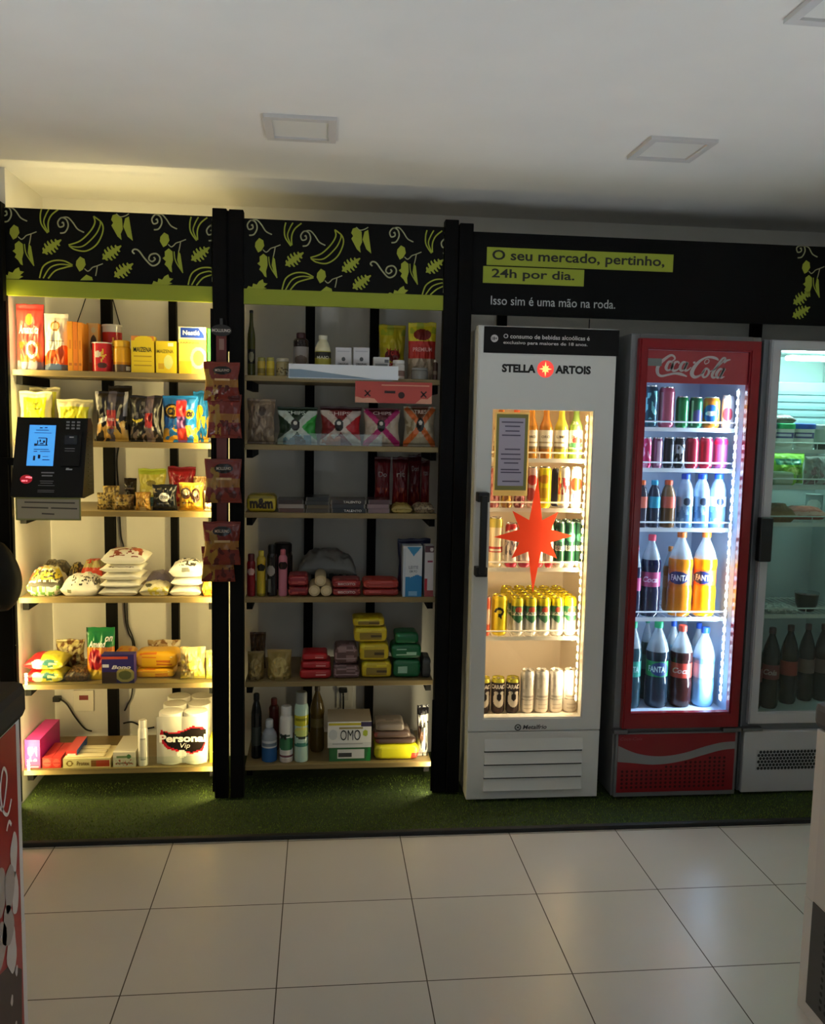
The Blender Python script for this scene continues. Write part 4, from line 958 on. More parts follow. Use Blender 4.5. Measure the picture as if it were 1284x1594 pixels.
# ---------------- lit unit, third shelf
for k, (a, b, t_, Y, cl, c2, lb) in enumerate(((149, 173, 767, 3.77, '#b39a5a', '#5d4a28', 'beige clear snack pack standing right next to the payment terminal'), (158, 184, 756, 3.90, '#bfa866', '#6b5836', 'beige clear snack pack leaning at the back of the third lit shelf'), (175, 207, 770, 3.76, '#8f7440', '#54401f', 'brown clear snack pack standing in front of the small black pack'))):
    pc('C', a, b, t_, lb, cl, [('n', 0, 0, 1, 1, 8, .05, k, c2), ('r', .25, .35, .8, .55, '#b59a4c')], d=.05, Y=Y, name='snack_pack', cat='pack', group='clear snack packs on the third lit shelf', seed=k + 2)
pc('C', 191, 211, 744, 'small black glossy pack standing at the back of the third lit shelf', '#1c1614', [('r', .1, .6, .9, .66, '#4a3d34')], Y=3.92, d=.06, seed=14, rough=.2)
pc('C', 213, 257, 729, 'yellow-green pouch with an oval emblem at the back of the third lit shelf', '#b9b04a', [('e', .5, .62, .2, .08, '#7a6f26'), ('n', .1, .3, .9, .45, 9, .0, 5, '#cfc88a'), ('r', 0, 0, 1, .25, '#3f6170'), ('r', 0, .85, 1, 1, '#a3b13a')], Y=3.92, d=.07, seed=15)
pc('C', 209, 233, 766, 'small amber pouch leaning against the black pack with the white oval', '#a8782a', [('n', 0, 0, 1, 1, 6, .1, 3, '#c49a44'), ('r', .3, 0, .7, .2, '#d8c08a')], d=.05, seed=16)
pc('C', 235, 274, 754, 'black pouch with a white oval logo on the third lit shelf', '#14171a', [('e', .52, .52, .23, .17, '#e8e4da'), ('r', .2, .25, .7, .28, '#6f7074'), ('n', 0, .7, .5, .85, 9, .1, 4, '#8a7a54')], [('COOKIES', .52, .52, .34, .11, '#1a1a1a')], d=.06, seed=17)
pc('C', 259, 303, 726, 'dark red pouch standing at the back of the third lit shelf', '#8e1522', [('n', 0, 0, 1, .35, 9, .1, 7, '#c99a5a'), ('r', 0, .88, 1, 1, '#6d0e18')], Y=3.92, d=.08, seed=18)
pc('C', 277, 315, 751, 'yellow and brown chocolate pouch next to the black pouch with the white oval', '#c9962a', [('e', .3, .62, .24, .2, '#4a2a16'), ('e', .3, .66, .15, .1, '#e9d8a4'), ('e', .72, .55, .2, .26, '#3b2012'), ('e', .72, .62, .1, .1, '#d8c088'), ('r', .0, 0, 1, .16, '#a87818'), ('r', .1, .26, .6, .32, '#6b4416'), ('r', 0, .88, 1, 1, '#e2bb4a')], d=.06, seed=19)
pc('C', 316, 333, 764, 'white and brown pouch cut off by the black post on the third lit shelf', '#d8cdbc', [('r', 0, .1, 1, .24, '#a48a74'), ('e', .5, .55, .35, .18, '#6b4a3a'), ('r', .1, .5, .8, .58, '#efe6d8')], d=.06, seed=20)
pc('C', 300, 320, 741, 'brown striped pouch behind the yellow and brown chocolate pouch', '#7b5a34', [('n', 0, 0, 1, 1, 10, .0, 6, '#a98a58')], Y=3.85, d=.05, seed=21)

# ---------------- lit unit, fourth shelf
pl('D', 48, 102, 877, 'dark clear bag lying behind the colourful grain bag', '#4d4436', [('n', 0, 0, 1, 1, 10, .15, 2, '#766a4c')], [('n', 0, 0, 1, 1, 10, .1, 2, '#8d815c')], d=.16, Y=3.92, seed=22)
pl('D', 40, 92, 886, 'colourful yellow and orange grain bag at the left end of the fourth lit shelf', '#cfcab4', [('r', 0, .55, .35, .82, '#d8562c'), ('r', .2, .62, 1, .92, '#d8c02c'), ('r', 0, .4, 1, .5, '#3f3a2c'), ('n', 0, 0, 1, .4, 12, .05, 6, '#5f8a3a'), ('n', .2, .5, 1, .95, 12, .1, 3, '#3a3320')], [('n', 0, 0, 1, 1, 8, .0, 3, '#d8c44a'), ('r', .0, .1, .4, .5, '#cf6a30')], d=.15, Y=3.75, seed=23)
pl('D', 104, 122, 880, 'dark bean bag lying behind the flour bag', '#3a3022', [('n', 0, .4, 1, 1, 9, .1, 4, '#b7a054')], [('n', 0, 0, 1, 1, 9, .0, 4, '#a99a58')], d=.14, Y=3.93, seed=24)
pl('D', 122, 160, 874, 'bag with a red and yellow label lying behind the sugar stack', '#b9ab72', [('r', 0, .3, 1, .75, '#c8401e'), ('r', 0, .1, 1, .3, '#d3b42c')], [('r', 0, 0, 1, .7, '#c8401e')], d=.14, Y=3.92, seed=25)
pl('D', 93, 151, 897, 'white flour bag lying flat on its side left of the sugar stack', '#ebe6d6', [('n', .3, .55, 1, .95, 12, .2, 2, '#3c3a34'), ('r', .08, .22, .3, .27, '#8a8a6a')], [('n', .2, .1, .9, .9, 8, .2, 2, '#6a665c')], d=.16, Y=3.75, seed=26, e1=.95)
zz = base_z('D'); lay = [(152, 214, 915, 'white sugar bag at the bottom of the tall stack'), (154, 217, 903.5, 'white sugar bag second from the bottom of the tall stack'), (155, 219, 891.5, 'white sugar bag in the middle of the tall stack'), (154, 220, 879, 'white sugar bag second from the top of the tall stack'), (156, 226, 857, 'white sugar bag with red print on top of the tall stack')]
for k, (a, b, t_, lb) in enumerate(lay):
    x, w, h = geo(a, b, t_, 3.755, zz)
    put(pillow('sugar_bag', w, .17, h - .0012, '#ece7d8', [('r', .2, .62, .8, .7, '#5a4a3c')] if k == 3 else ([('r', .35, .3, .72, .42, '#b5452c'), ('n', .2, .55, .9, .9, 9, .1, 5, '#8a4434')] if k == 4 else []), [('n', .2, .1, .9, .8, 7, .1, 5, '#9a4a3a'), ('e', .75, .4, .12, .2, '#d06a3a')] if k == 4 else [], (), 30 + k), lb, 'bag', (x, 3.755, zz), 'stacked white sugar bags'); zz += h
pl('D', 225, 268, 892, 'greyish-purple flat pack lying at the back between the white stacks', '#8d8290', [('r', .1, .3, .9, .4, '#a9a0a8')], d=.14, Y=3.92, seed=36)
pl('D', 216, 262, 909, 'pale bag with light yellow grains lying right of the tall sugar stack', '#d8d0b0', [('n', .3, .1, 1, .7, 9, .0, 6, '#cfc04a'), ('e', .3, .82, .12, .1, '#4a4a34')], d=.14, Y=3.75, seed=37)
zz = base_z('D')
for k, (a, b, t_, lb) in enumerate(((263, 313, 912, 'white bag at the bottom of the short stack by the black post'), (265, 315, 899, 'white bag in the middle of the short stack by the black post'), (262, 315, 875, 'white bag with black print on top of the short stack by the black post'))):
    x, w, h = geo(a, b, t_, 3.755, zz)
    put(pillow('flour_bag', w, .16, h - .0012, '#efeade', [('n', .3, .75, 1, 1, 10, .0, 7, '#2c2a26'), ('e', .5, .5, .14, .12, '#8a8a80')] if k == 2 else [], [('n', .3, .1, 1, .8, 9, .0, 7, '#3c3a34')] if k == 2 else [], (), 40 + k), lb, 'bag', (x, 3.755, zz), 'stacked white flour bags'); zz += h
pl('D', 314, 335, 901, 'orange bag cut off by the black post on the fourth lit shelf', '#dc8a1e', [('n', 0, 0, 1, 1, 6, .1, 9, '#f0c04a'), ('n', 0, 0, 1, .5, 6, .15, 4, '#c9561a')], d=.13, Y=3.75, seed=44)

# ---------------- lit unit, fifth shelf
zz = base_z('E')
for k, (t_, lb) in enumerate(((1043, 'red and yellow snack pack lying at the bottom of the pair at the left end'), (1023, 'red and yellow snack pack lying on top of the pair at the left end'))):
    x, w, h = geo(29 + k * 3, 98, t_, 3.75, zz)
    put(pillow('snack_pack', w, .15, h - .001, '#d9c93a', [('r', 0, 0, .36, 1, '#c01f26'), ('e', .35, .5, .15, .5, '#eae2cf'), ('e', .62, .5, .16, .28, '#2f6f6a'), ('n', .4, 0, 1, 1, 8, .2, 3, '#efe6b0')], [('r', 0, 0, .4, 1, '#c01f26')], (), 50 + k), lb, 'pack', (x, 3.75, zz), 'red and yellow snack packs'); zz += h
pc('E', 83, 128, 998, 'clear bag of rolled wafers standing behind the green pouch', '#a99a68', [('n', 0, 0, 1, 1, 9, .0, 4, '#6e4a26'), ('n', 0, .4, 1, 1, 7, .1, 8, '#c9b87a')], Y=3.90, d=.09, seed=52, name='wafer_bag')
pl('E', 99, 136, 1044, 'dark brown clear pack lying left of the green pouch', '#3d2a18', [('n', 0, 0, 1, 1, 11, .1, 3, '#6a4c2a')], [('n', 0, 0, 1, 1, 11, .1, 3, '#7a5c34')], d=.15, Y=3.755, seed=53)
pc('E', 131, 176, 978, 'green standing pouch with white script and red fruit on the fifth lit shelf', '#1f7a3c', [('r', 0, 0, 1, .62, '#d9851f'), ('n', 0, .3, 1, .62, 6, .1, 3, '#c46a16'), ('e', .36, .38, .27, .2, '#b01c28'), ('r', 0, 0, 1, .18, '#d9b02a'), ('r', 0, .6, .06, 1, '#10341c'), ('r', .0, 0, .05, .6, '#3a2414')], [('Amend', .42, .68, .62, .12, '#f2efe4', .03, .3), ('on', .82, .78, .26, .1, '#f2efe4', .03, .3)], style='stand', d=.08, Y=3.79, seed=54, name='snack_pouch', cat='pouch')
bx('E', 158, 209, 1019, 'dark blue cookie carton with a pale ring picture', '#2b1f6b', [('e', .72, .28, .3, .25, '#b0a05a'), ('e', .72, .28, .2, .16, '#6a6a34'), ('r', 0, .0, .45, .4, '#40241f'), ('r', .0, .84, .8, .93, '#c94a2c'), ('r', .02, .56, .22, .66, '#d8d4e0')], [('Bono', .6, .56, .6, .13, '#e8dfe0', .03, .3)], d=.05, Y=3.735)
zz = base_z('E')
for k, (a, b, t_, lb) in enumerate(((211, 271, 1041, 'yellow sliced loaf pack at the bottom behind the blue cookie carton'), (209, 276, 1015, 'yellow sliced loaf pack on top behind the blue cookie carton'))):
    x, w, h = geo(a, b, t_, 3.80, zz)
    put(pillow('loaf_pack', w, .12, h - .001, '#e0a71c', [('r', .4, .18, .85, .28, '#b8601a'), ('r', .4, .42, .85, .5, '#b8601a'), ('e', .14, .4, .14, .4, '#d89a3a'), ('n', 0, .6, .5, .95, 6, .0, 3, '#d4701c'), ('e', .8, .65, .06, .12, '#efe2b0')], [], (), 56 + k, e1=.5), lb, 'pack', (x, 3.80, zz), 'yellow loaf packs'); zz += h
x, w, h = geo(176, 208, 1014, 3.86, base_z('E'))
put(pillow('loaf_pack', w, .12, h, '#e0a01c', [('n', 0, .4, 1, 1, 6, .0, 4, '#d4701c')], [], (), 59, e1=.5), 'yellow and orange pack standing right behind the green pouch', 'pack', (x, 3.86, base_z('E')))
pc('E', 227, 279, 999, 'clear bag of round biscuits standing at the back of the fifth lit shelf', '#b79a6a', [('n', 0, 0, 1, 1, 9, .1, 4, '#8a6238'), ('n', 0, .6, 1, 1, 8, .1, 6, '#d8ccb0')], Y=3.94, d=.09, seed=60, name='biscuit_bag')
pc('E', 278, 318, 1010, 'clear bag of bread rolls at the right end of the fifth lit shelf', '#d2bd86', [('n', 0, 0, 1, 1, 6, .1, 4, '#b59858'), ('n', 0, 0, 1, .6, 5, .0, 8, '#dcc85a'), ('r', .15, .3, .85, .36, '#b58c4a')], d=.09, seed=61, name='bread_bag')
pc('E', 319, 334, 1015, 'pale yellow bag cut off by the black post on the fifth lit shelf', '#d8c85a', [('n', 0, 0, 1, 1, 6, .1, 4, '#e8dc7a')], d=.07, seed=62, name='bread_bag')

# ---------------- lit unit, bottom shelf
zb = base_z('F')
x, w, h = geo(31, 64, 1152, 3.75, zb)
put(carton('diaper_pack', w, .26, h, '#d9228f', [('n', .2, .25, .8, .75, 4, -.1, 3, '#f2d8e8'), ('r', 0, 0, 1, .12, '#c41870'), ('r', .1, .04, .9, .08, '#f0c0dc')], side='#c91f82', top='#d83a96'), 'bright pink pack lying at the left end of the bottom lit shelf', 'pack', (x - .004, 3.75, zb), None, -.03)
for k, (a, b, lb) in enumerate(((66, 80.5, 'small red toothpaste box receding from the front edge, left one'), (81, 95, 'small red toothpaste box receding from the front edge, right one'))):
    x, w, h = geo(a, b, 1180, 3.75, zb)
    put(carton('toothpaste_box', w, .18, h, '#d02a28', [('e', .5, .5, .4, .4, '#e0564a'), ('r', .1, .42, .9, .55, '#b31c22')], side='#b8222a', top='#d23a38'), lb, 'box', (x, 3.75, zb), 'red toothpaste boxes')
x, w, h = geo(72, 90, 1166, 3.84, zb + .036)
put(carton('toothpaste_box', .045, .17, .034, '#cf3a34', [('r', .1, .3, .9, .6, '#efdcd8')], side='#3f62a8', top='#c84a48'), 'red and blue toothpaste box lying on the two red boxes', 'box', (-1.07, 3.765, zb + .0365), None, .0)
x, w, h = geo(98, 172, 1181, 3.745, zb)
soap = carton('soap_multipack', w, .15, h, '#e6d29a', [('e', .14, .5, .07, .32, '#8a6a24'), ('e', .14, .5, .04, .2, '#e6d29a'), ('r', .58, .1, .98, .8, '#b8401f'), ('r', .58, .1, .7, .8, '#8f5a1c')], [('Protex', .42, .5, .26, .45, '#7a5a1e')], side='#cdb67c', top='#e8d9a8'); put(soap, 'cream soap multipack lying flat with a brown and red end on the bottom lit shelf', 'pack', (x, 3.745, zb))
for k in range(3):
    MB().box(-w / 2 + .008, w / 2 - .03, .012 + k * .046, .046 + k * .046, h + .0003, h + .009, bev=.004).build('soap_wrap', M('#e9dbb0', .3), soap)
x, w, h = geo(176, 211, 1171, 3.745, zb)
put(carton('medicine_box', w, .20, h, '#dcd6c0', [('r', .15, .2, .85, .3, '#8f8a74'), ('r', .15, .6, .6, .75, '#6f8a5a'), ('e', .7, .7, .1, .15, '#4a7a4a'), ('n', .1, .1, .9, .5, 12, .2, 3, '#a8402c')], side='#cfc8b0', top='#e2dcc8'), 'long white carton lying beside the white spray can', 'box', (x, 3.745, zb))
bt('F', 213, 229, 1123, 'slim white spray can on the bottom lit shelf beside the paper roll pack', 'aero', '#e8e4da', [('r', .3, .15, .7, .75, '#a5a29a'), ('r', .36, .2, .64, .7, '#c8c4ba')], name='spray_can', cat='spray can', cap='#dcd8cc', Y=3.745)
# toilet paper pack with its rolls
x, w, h = geo(244, 322, 1112, 3.75, zb)
t = thing('toilet_paper_pack', 'large clear pack of white toilet paper rolls with a black and red label', 'toilet paper pack', (x, 3.75, zb), None)
rr = w / 4 - .001
for j in range(3):
    for i in (-1, 1):
        for lv in range(2):
            MB().lathe([(rr * .3, 0), (rr * .96, 0), (rr, .004), (rr, h / 2 - .006), (rr * .96, h / 2 - .002), (rr * .3, h / 2 - .002)], 24, (i * (rr + .0005), rr + .002 + j * (2 * rr + .001), lv * h / 2)).build('paper_roll', M('#f2efe6', .9), t, smooth=40)
mb = MB(); n = 72; vs = []
for b in range(37):
    for a in range(n + 1):
        u = a / n; xx = (u - .5) * w * 1.0; yy = -.0035 - .004 * abs(math.sin(2 * PI * u)); vs.append((xx, yy, .012 + (h - .02) * b / 36))
pal_, f_ = painter('~f0eee6', [('p', [(.08, .72), (.3, .66), (.52, .70), (.72, .8), (.96, .76), (1, .5), (.92, .26), (.7, .2), (.45, .24), (.2, .32), (.06, .5)], '#b01a28'), ('p', [(.14, .69), (.3, .63), (.52, .66), (.72, .76), (.98, .72), (.98, .5), (.9, .3), (.7, .23), (.45, .28), (.24, .36), (.13, .52)], '#17110f'), ('e', .5, .2, .1, .08, '#e9e4d8')])
fs = []; ix = []
for b in range(36):
    for a in range(n): fs.append((b * (n + 1) + a, b * (n + 1) + a + 1, (b + 1) * (n + 1) + a + 1, (b + 1) * (n + 1) + a)); ix.append(f_((a + .5) / n, (b + .5) / 36))
mb.add(vs, fs, ix); wr = mb.build('printed_wrap', pmats(pal_, .25), t)
lettering('Personal', -.44 * w, .49 * w, .47 * h, .62 * h, -.0095, M('#f2ede6', .4), wr, .04)
lettering('Vip', -.03 * w, .17 * w, .33 * h, .45 * h, -.0095, M('#d8d2ca', .4), wr, 0.0, .2)
bx('F', 326, 334, 1150, 'bright yellow carton wedged beside the black post on the bottom lit shelf', '#e2cf22', [('r', .1, .4, .9, .7, '#d0a81c')], d=.1, Y=3.775)

# ---------------- dark unit, top shelf
bt('A', 378, 397, 482, 'tall dark-capped olive oil bottle at the left end of the dark top shelf', 'beer', '#4a4a1c', [('r', -1, .18, 2, .42, '#23231c'), ('e', .5, .3, .25, .08, '#8a8468')], cap='#111111', Y=3.775, rough=.1)
bt('A', 400, 413, 556, 'small jar with a yellow label, left of two on the dark top shelf', 'jar', '#b39a3a', [('r', -1, .15, 2, .5, '#7a6a28')], cap='#8f8a44', cap_name='lid', name='seasoning_jar', cat='jar', group='small yellow jars')
bt('A', 414, 427, 556, 'small jar with a yellow label, right of two on the dark top shelf', 'jar', '#c9b13a', [('r', -1, .15, 2, .5, '#a8902c')], cap='#a39c4a', cap_name='lid', name='seasoning_jar', cat='jar', group='small yellow jars')
bt('A', 429, 450, 557, 'small beige jar right beside the two yellow jars', 'jar', '#a8986a', [('n', -1, .1, 2, .6, 8, .1, 3, '#6a5a3a')], cap='#b8b09a', cap_name='lid', name='seasoning_jar', cat='jar')
bt('A', 456, 480, 517, 'dark brown sauce bottle with a pale label on the dark top shelf', 'slim', '#231413', [], cap='#3a1518', band=(.22, .68, '#8c8480'), lab_layers=[('r', -1, 0, 2, .1, '#4a3330'), ('e', .5, .35, .3, .22, '#5a4a40')], lab_texts=[('SHOYU', .5, .78, .5, .08, '#2a1a18')], Y=3.78)
bt('A', 490, 515, 521, 'cream mayonnaise bottle with a yellow-green label on the dark top shelf', 'jug', '#e6dfb8', [], cap='#e8e4cc', band=(.2, .62, '#b8b03a'), lab_layers=[('r', -1, .62, 2, .95, '#24221c'), ('r', -1, .0, 2, .12, '#e6dfb8')], lab_texts=[('MAIO', .5, .47, .5, .07, '#d8d4c0')], Y=3.78)
wb = [('r', .1, .86, .9, .9, '#bdbdc4'), ('e', .5, .62, .12, .07, '#55585e'), ('e', .5, .12, .38, .2, '#3a3c40'), ('e', .5, .1, .26, .12, '#8a8c90')]
bx('A', 522, 547, 541, 'white tea box with a grey print, left of the matching two', '#d8d6da', wb, [('ORIGINAL', .5, .46, .7, .08, '#4a4d54')], d=.05, Y=3.78, group='white tea boxes')
bx('A', 550, 575, 541, 'white tea box with a grey print, right of the matching two', '#d8d6da', wb, [('ORIGINAL', .5, .46, .7, .08, '#4a4d54')], d=.05, Y=3.78, group='white tea boxes')
bx('A', 581, 606, 556, 'low white carton between the tea boxes and the yellow pouches', '#d4d2d0', [('r', .1, .5, .9, .7, '#8b8d90'), ('r', .7, .75, .95, .9, '#6a6c70')], d=.06, Y=3.775)
bt('A', 611, 631, 560, 'small round white jar with a dark label in front of the popcorn pouches', 'jar', '#d8d2cc', [('r', -1, .2, 2, .55, '#8a6e64')], cap='#e2deda', cap_name='lid', name='cream_jar', cat='jar')
yk = lambda a: [('r', 0, 0, 1, a, '#b8a58c'), ('n', 0, 0, 1, a, 9, .0, 5, '#94826a'), ('r', 0, a, 1, a + .30, '#b8271c'), ('n', 0, .8, 1, 1, 5, .1, 5, '#a8b02a'), ('e', .5, a + .42, .32, .1, '#7a1c14')]
pc('A', 590, 632, 503, 'yellow and red popcorn pouch standing at the back of the dark top shelf', '#c9b81f', yk(.02), [('Yoki', .5, .5, .5, .12, '#c9302a', .03), ('PIPOCA', .5, .28, .6, .07, '#d89a90')], Y=3.92, d=.07, name='popcorn_pouch', cat='pouch', seed=70, group='yellow and red popcorn pouches')
pc('A', 636, 687, 499, 'yellow and red popcorn pouch with clear lower half, front right of dark top shelf', '#d3c322', yk(.36), [('Yoki', .52, .79, .44, .11, '#7d1f18', .03), ('PREMIUM', .5, .52, .7, .07, '#e0a8a0')], Y=3.80, d=.075, name='popcorn_pouch', cat='pouch', seed=71, style='stand', group='yellow and red popcorn pouches')
bt('A', 674, 683, 560, 'tiny brown bottle with a pale cap at the right end of the dark top shelf', 'slim', '#4a3026', [('r', -1, .3, 2, .5, '#7a6450')], cap='#c9bfae', Y=3.745)
bt('A', 641, 668, 572, 'low clear glass jar in front of the popcorn pouch', 'jar', '~b8b4ac', [], cap='#8b8a86', cap_name='lid', name='glass_jar', cat='jar', Y=3.735)
x0, z0 = at(449, 567, 3.712); x1, z1 = at(620, 591, 3.712)
glare = MB().box(x0, x1, -.0015, 0, 0, z0 - z1 + .006)  # white strip painted as the window's reflection in the acrylic guard
t = tag(glare.build('reflection_strip', M('#e9edf4', .12), loc=(0, 3.7255, z1 - .002)), 'long white strip painted as window reflection on the front edge of the dark top shelf', 'card')
mb = MB(); hh = z0 - z1 + .006; mb.add([(x0 + .002, -.0019, .002), (x1 - .1, -.0019, .002), (x0 + .05, -.0019, hh * .62), (x0 + .002, -.0019, hh * .62)], [(0, 1, 2, 3)]); mb.build('print_and_reflection', M('#7f95a8', .2), t)  # darker wedge painted into that reflection, no print
x0, z0 = at(553, 593, 3.705); x1, z1 = at(672, 629, 3.705)
t = tag(MB().box(x0, x1, 0, .004, 0, z0 - z1).build('display_header', M('#b8483f', .4), loc=(0, 3.705, z1)), 'red display header card with small dark emblems hanging under the dark top shelf', 'card'); H_ = z0 - z1; W_ = x1 - x0
mb = MB(); mb.add([(x0 + W_ * a, -.0004, H_ * b) for a, b in ((0, 0), (.3, 0), (.25, .2), (.16, .24), (.1, .2), (.02, .28), (0, .26))], [tuple(range(7))]); mb.add([(x0 + W_ * a, -.0004, H_ * b) for a, b in ((.78, 0), (1, 0), (1, .4), (.94, .22), (.86, .24))], [tuple(range(5))])
ribbon(mb, [(x0 + W_ * .34, H_ * .84), (x1 - .012, H_ * .84)], .0045, -.0004, smooth=False); mb.build('print_and_reflection', M('#d59a80', .5), t)
mb = MB()
for a in (.16, .89):
    c = x0 + W_ * a; ribbon(mb, [(c - .012, H_ * .58), (c + .012, H_ * .3)], .006, -.0006); ribbon(mb, [(c + .012, H_ * .58), (c - .012, H_ * .3)], .006, -.0006)
mb.add([(x0 + W_ * .6 + .014 * math.cos(a * PI / 8), -.0006, H_ * .38 + .014 * math.sin(a * PI / 8)) for a in range(16)], [tuple(range(16))]); ribbon(mb, [(x0 + W_ * .38, H_ * .52), (x0 + W_ * .52, H_ * .52)], .011, -.0006, smooth=False)
mb.build('emblem_print', M('#3a1c1a', .5), t)

# ---------------- dark unit, second shelf
pc('B', 379, 428, 619, 'grey-brown crinkled snack bag at the left end of the second dark shelf', '#7d6a58', [('n', 0, 0, 1, 1, 8, .1, 5, '#a08c74'), ('e', .55, .72, .14, .1, '#4a3a30')], d=.08, seed=80)
def xb(c1, c2, c3): return [('p', [(0, .98), (.16, .98), (.5, .58), (.84, .98), (1, .98), (1, .82), (.62, .46), (1, .1), (1, 0), (.8, 0), (.5, .34), (.2, 0), (0, 0), (0, .12), (.38, .46), (0, .82)], c2), ('p', [(.62, .46), (1, .82), (1, .1)], c3), ('r', 0, .9, 1, 1, c1), ('e', .45, .52, .12, .16, '#1a1917'), ('e', .45, .57, .06, .05, '#cfcac0')]
XS = 'chip bag with a cross and black oval emblem on second dark shelf'
pc('B', 431, 494, 632, 'green ' + XS, '#16301c', xb('#1f3424', '#b9c4ba', '#2c9a3a') + [('n', .15, .0, .85, .25, 7, .0, 3, '#5a8a9a')], [('CHIPS', .45, .84, .5, .1, '#c9d6c9')], d=.085, seed=81, group='chip bags with a crossed print')
pc('B', 498, 563, 632, 'red ' + XS, '#7a151c', xb('#3a1216', '#c2b4aa', '#b01c26') + [('n', .05, .0, .5, .3, 6, -.1, 3, '#c08060')], [('CHIPS', .45, .82, .55, .1, '#d9c4be')], d=.085, seed=82, group='chip bags with a crossed print')
pc('B', 566, 624, 634, 'magenta-crossed ' + XS, '#5d262c', [('r', 0, 0, 1, 1, '#b8a998')] + [('p', [(.0, .98), (.5, .62), (1, .98), (1, 1), (0, 1)], '#5d1f26'), ('p', [(0, .9), (.1, .98), (1, .1), (1, 0), (.86, 0)], '#b0246a'), ('p', [(1, .9), (.9, .98), (0, .1), (0, 0), (.14, 0)], '#b0246a'), ('e', .47, .53, .12, .16, '#1a1917'), ('e', .47, .58, .06, .05, '#cfcac0')], [('CHIPS', .5, .86, .5, .09, '#d9c4be')], d=.085, seed=83, group='chip bags with a crossed print')
pc('B', 629, 685, 631, 'orange-crossed ' + XS, '#b0a48c', [('p', [(.2, 1), (.5, .6), (.8, 1)], '#6a3a22'), ('p', [(0, .92), (.12, 1), (1, .12), (1, 0), (.88, 0)], '#c8642a'), ('p', [(1, .92), (.88, 1), (0, .12), (0, 0), (.12, 0)], '#c8642a'), ('e', .5, .54, .13, .17, '#1a1917'), ('e', .5, .59, .06, .06, '#cfcac0'), ('n', 0, .3, .3, .7, 9, .1, 5, '#8a7a5c')], [('TRES', .5, .86, .4, .1, '#e6dccb')], d=.085, seed=84, group='chip bags with a crossed print')

# ---------------- dark unit, third shelf
pl('C', 378, 430, 769.5, 'yellow candy pack with big dark letters at left end of the third dark shelf', '#c2ab2a', [('r', 0, .75, 1, 1, '#8c7a20')], [], [('m&m', .5, .5, .8, .6, '#2a1c10', .05)], d=.11, Y=3.735, seed=90, e1=.5, name='candy_pack', cat='pack')
def bars(a, b, t, n, cols, label, Y=3.74, d=.15, txt=None, seed=0):
    zz = base_z('C'); x, w, H = geo(a, b, t, Y, zz)
    for k in range(n):
        c = cols[k % len(cols)]; h = H / n
        o = put(carton('chocolate_bar', w * (1 - .03 * ((k + seed) % 2)), d, h - .0008, c, [('r', 0, 0, .04, 1, '#6f665c'), ('r', .96, 0, 1, 1, '#6f665c')], [(txt, .6, .5, .5, .55, '#d8d4d0')] if txt and k != 1 else [], n=(26, 4), rough=.25), label % (['bottom', 'second', 'third', 'top'][k] if n > 2 else ['bottom', 'top'][k]), 'chocolate bar', (x + .003 * math.sin(k * 2.1 + seed), Y, zz + k * h), 'chocolate bars lying on the third dark shelf')
bars(432, 474, 778, 3, ['#5d3f36', '#9a8c84', '#3d2b26'], '%s bar of the brown pile right of the yellow candy pack', seed=1)
bars(476, 513, 774, 4, ['#4c4030', '#57492f', '#2b2a24', '#1b1c1a'], '%s bar of the olive-black pile below the left rear post')
bars(515, 570, 778, 3, ['#1c1d22', '#22242c', '#2a1f1d'], '%s bar of the white-lettered black pile in the middle of the third dark shelf', txt='TALENTO', seed=2)
bars(572, 607, 778, 3, ['#7d6468', '#8a7074', '#54383c'], '%s bar of the mauve pile in front of the dark red bags', seed=3)
pl('C', 609, 642, 784, 'gold wrapped wafer pack lying right of the mauve bars', '#a08a4a', [('r', 0, .1, 1, .3, '#d8c47a')], d=.12, Y=3.74, seed=91, name='wafer_pack', cat='pack', rough=.2)
pl('C', 644, 684, 784, 'beige printed wafer pack lying at the right end of the third dark shelf', '#a08d70', [('n', 0, 0, 1, 1, 10, .1, 3, '#6a5644')], d=.12, Y=3.74, seed=92, name='wafer_pack', cat='pack')
for k, (a, b, t_, Y, lb, tx) in enumerate(((583, 608, 710, 3.93, 'dark red corn chip bag at the back, first from the left', 'Do'), (611, 636, 710, 3.93, 'dark red corn chip bag at the back, second from the left', 'rit'), (636, 656, 707, 3.995, 'dark red corn chip bag at the back, third from the left', 'Dori'), (656, 673, 716, 3.93, 'dark red corn chip bag at the back, fourth from the left by the black post', 'tos'))):
    pc('C', a, b, t_, lb, '#6e0f1a', [('r', 0, .88, 1, 1, '#4a0a12'), ('n', .1, .0, .9, .4, 6, .15, k, '#9a3a22')], [(tx, .5, .66 if k < 2 else .74, .55, .1, '#b8a8a8')], Y=Y, d=.05, seed=93 + k, group='dark red corn chip bags')

# ---------------- dark unit, fourth shelf
bt('D', 381, 397, 863, 'small red deodorant can at the left end of the fourth dark shelf', 'aero', '#8a1420', [('e', .5, .7, .3, .1, '#d8a8a0')], cap='#5d0f18', name='spray_can', cat='spray can')
bt('D', 399, 413, 858, 'yellow deodorant can with a black swirl on the fourth dark shelf', 'slim', '#c0a62a', [('e', .5, .72, .35, .09, '#1c1a14'), ('r', -1, .0, 2, .06, '#8a7620')], cap='#cdb63c', name='spray_can', cat='spray can')
bt('D', 415, 431, 849, 'black deodorant can between the yellow can and the pink bottle', 'aero', '#1a1718', [('e', .4, .6, .3, .12, '#9a9490'), ('r', .2, .1, .4, .4, '#6a6a68')], cap='#121212', name='spray_can', cat='spray can')
bt('D', 433, 447, 856, 'pink bottle standing on the fourth dark shelf', 'slim', '#c8788a', [('e', .5, .75, .4, .1, '#2a1a1c')], cap='#c0626e', name='lotion_bottle')
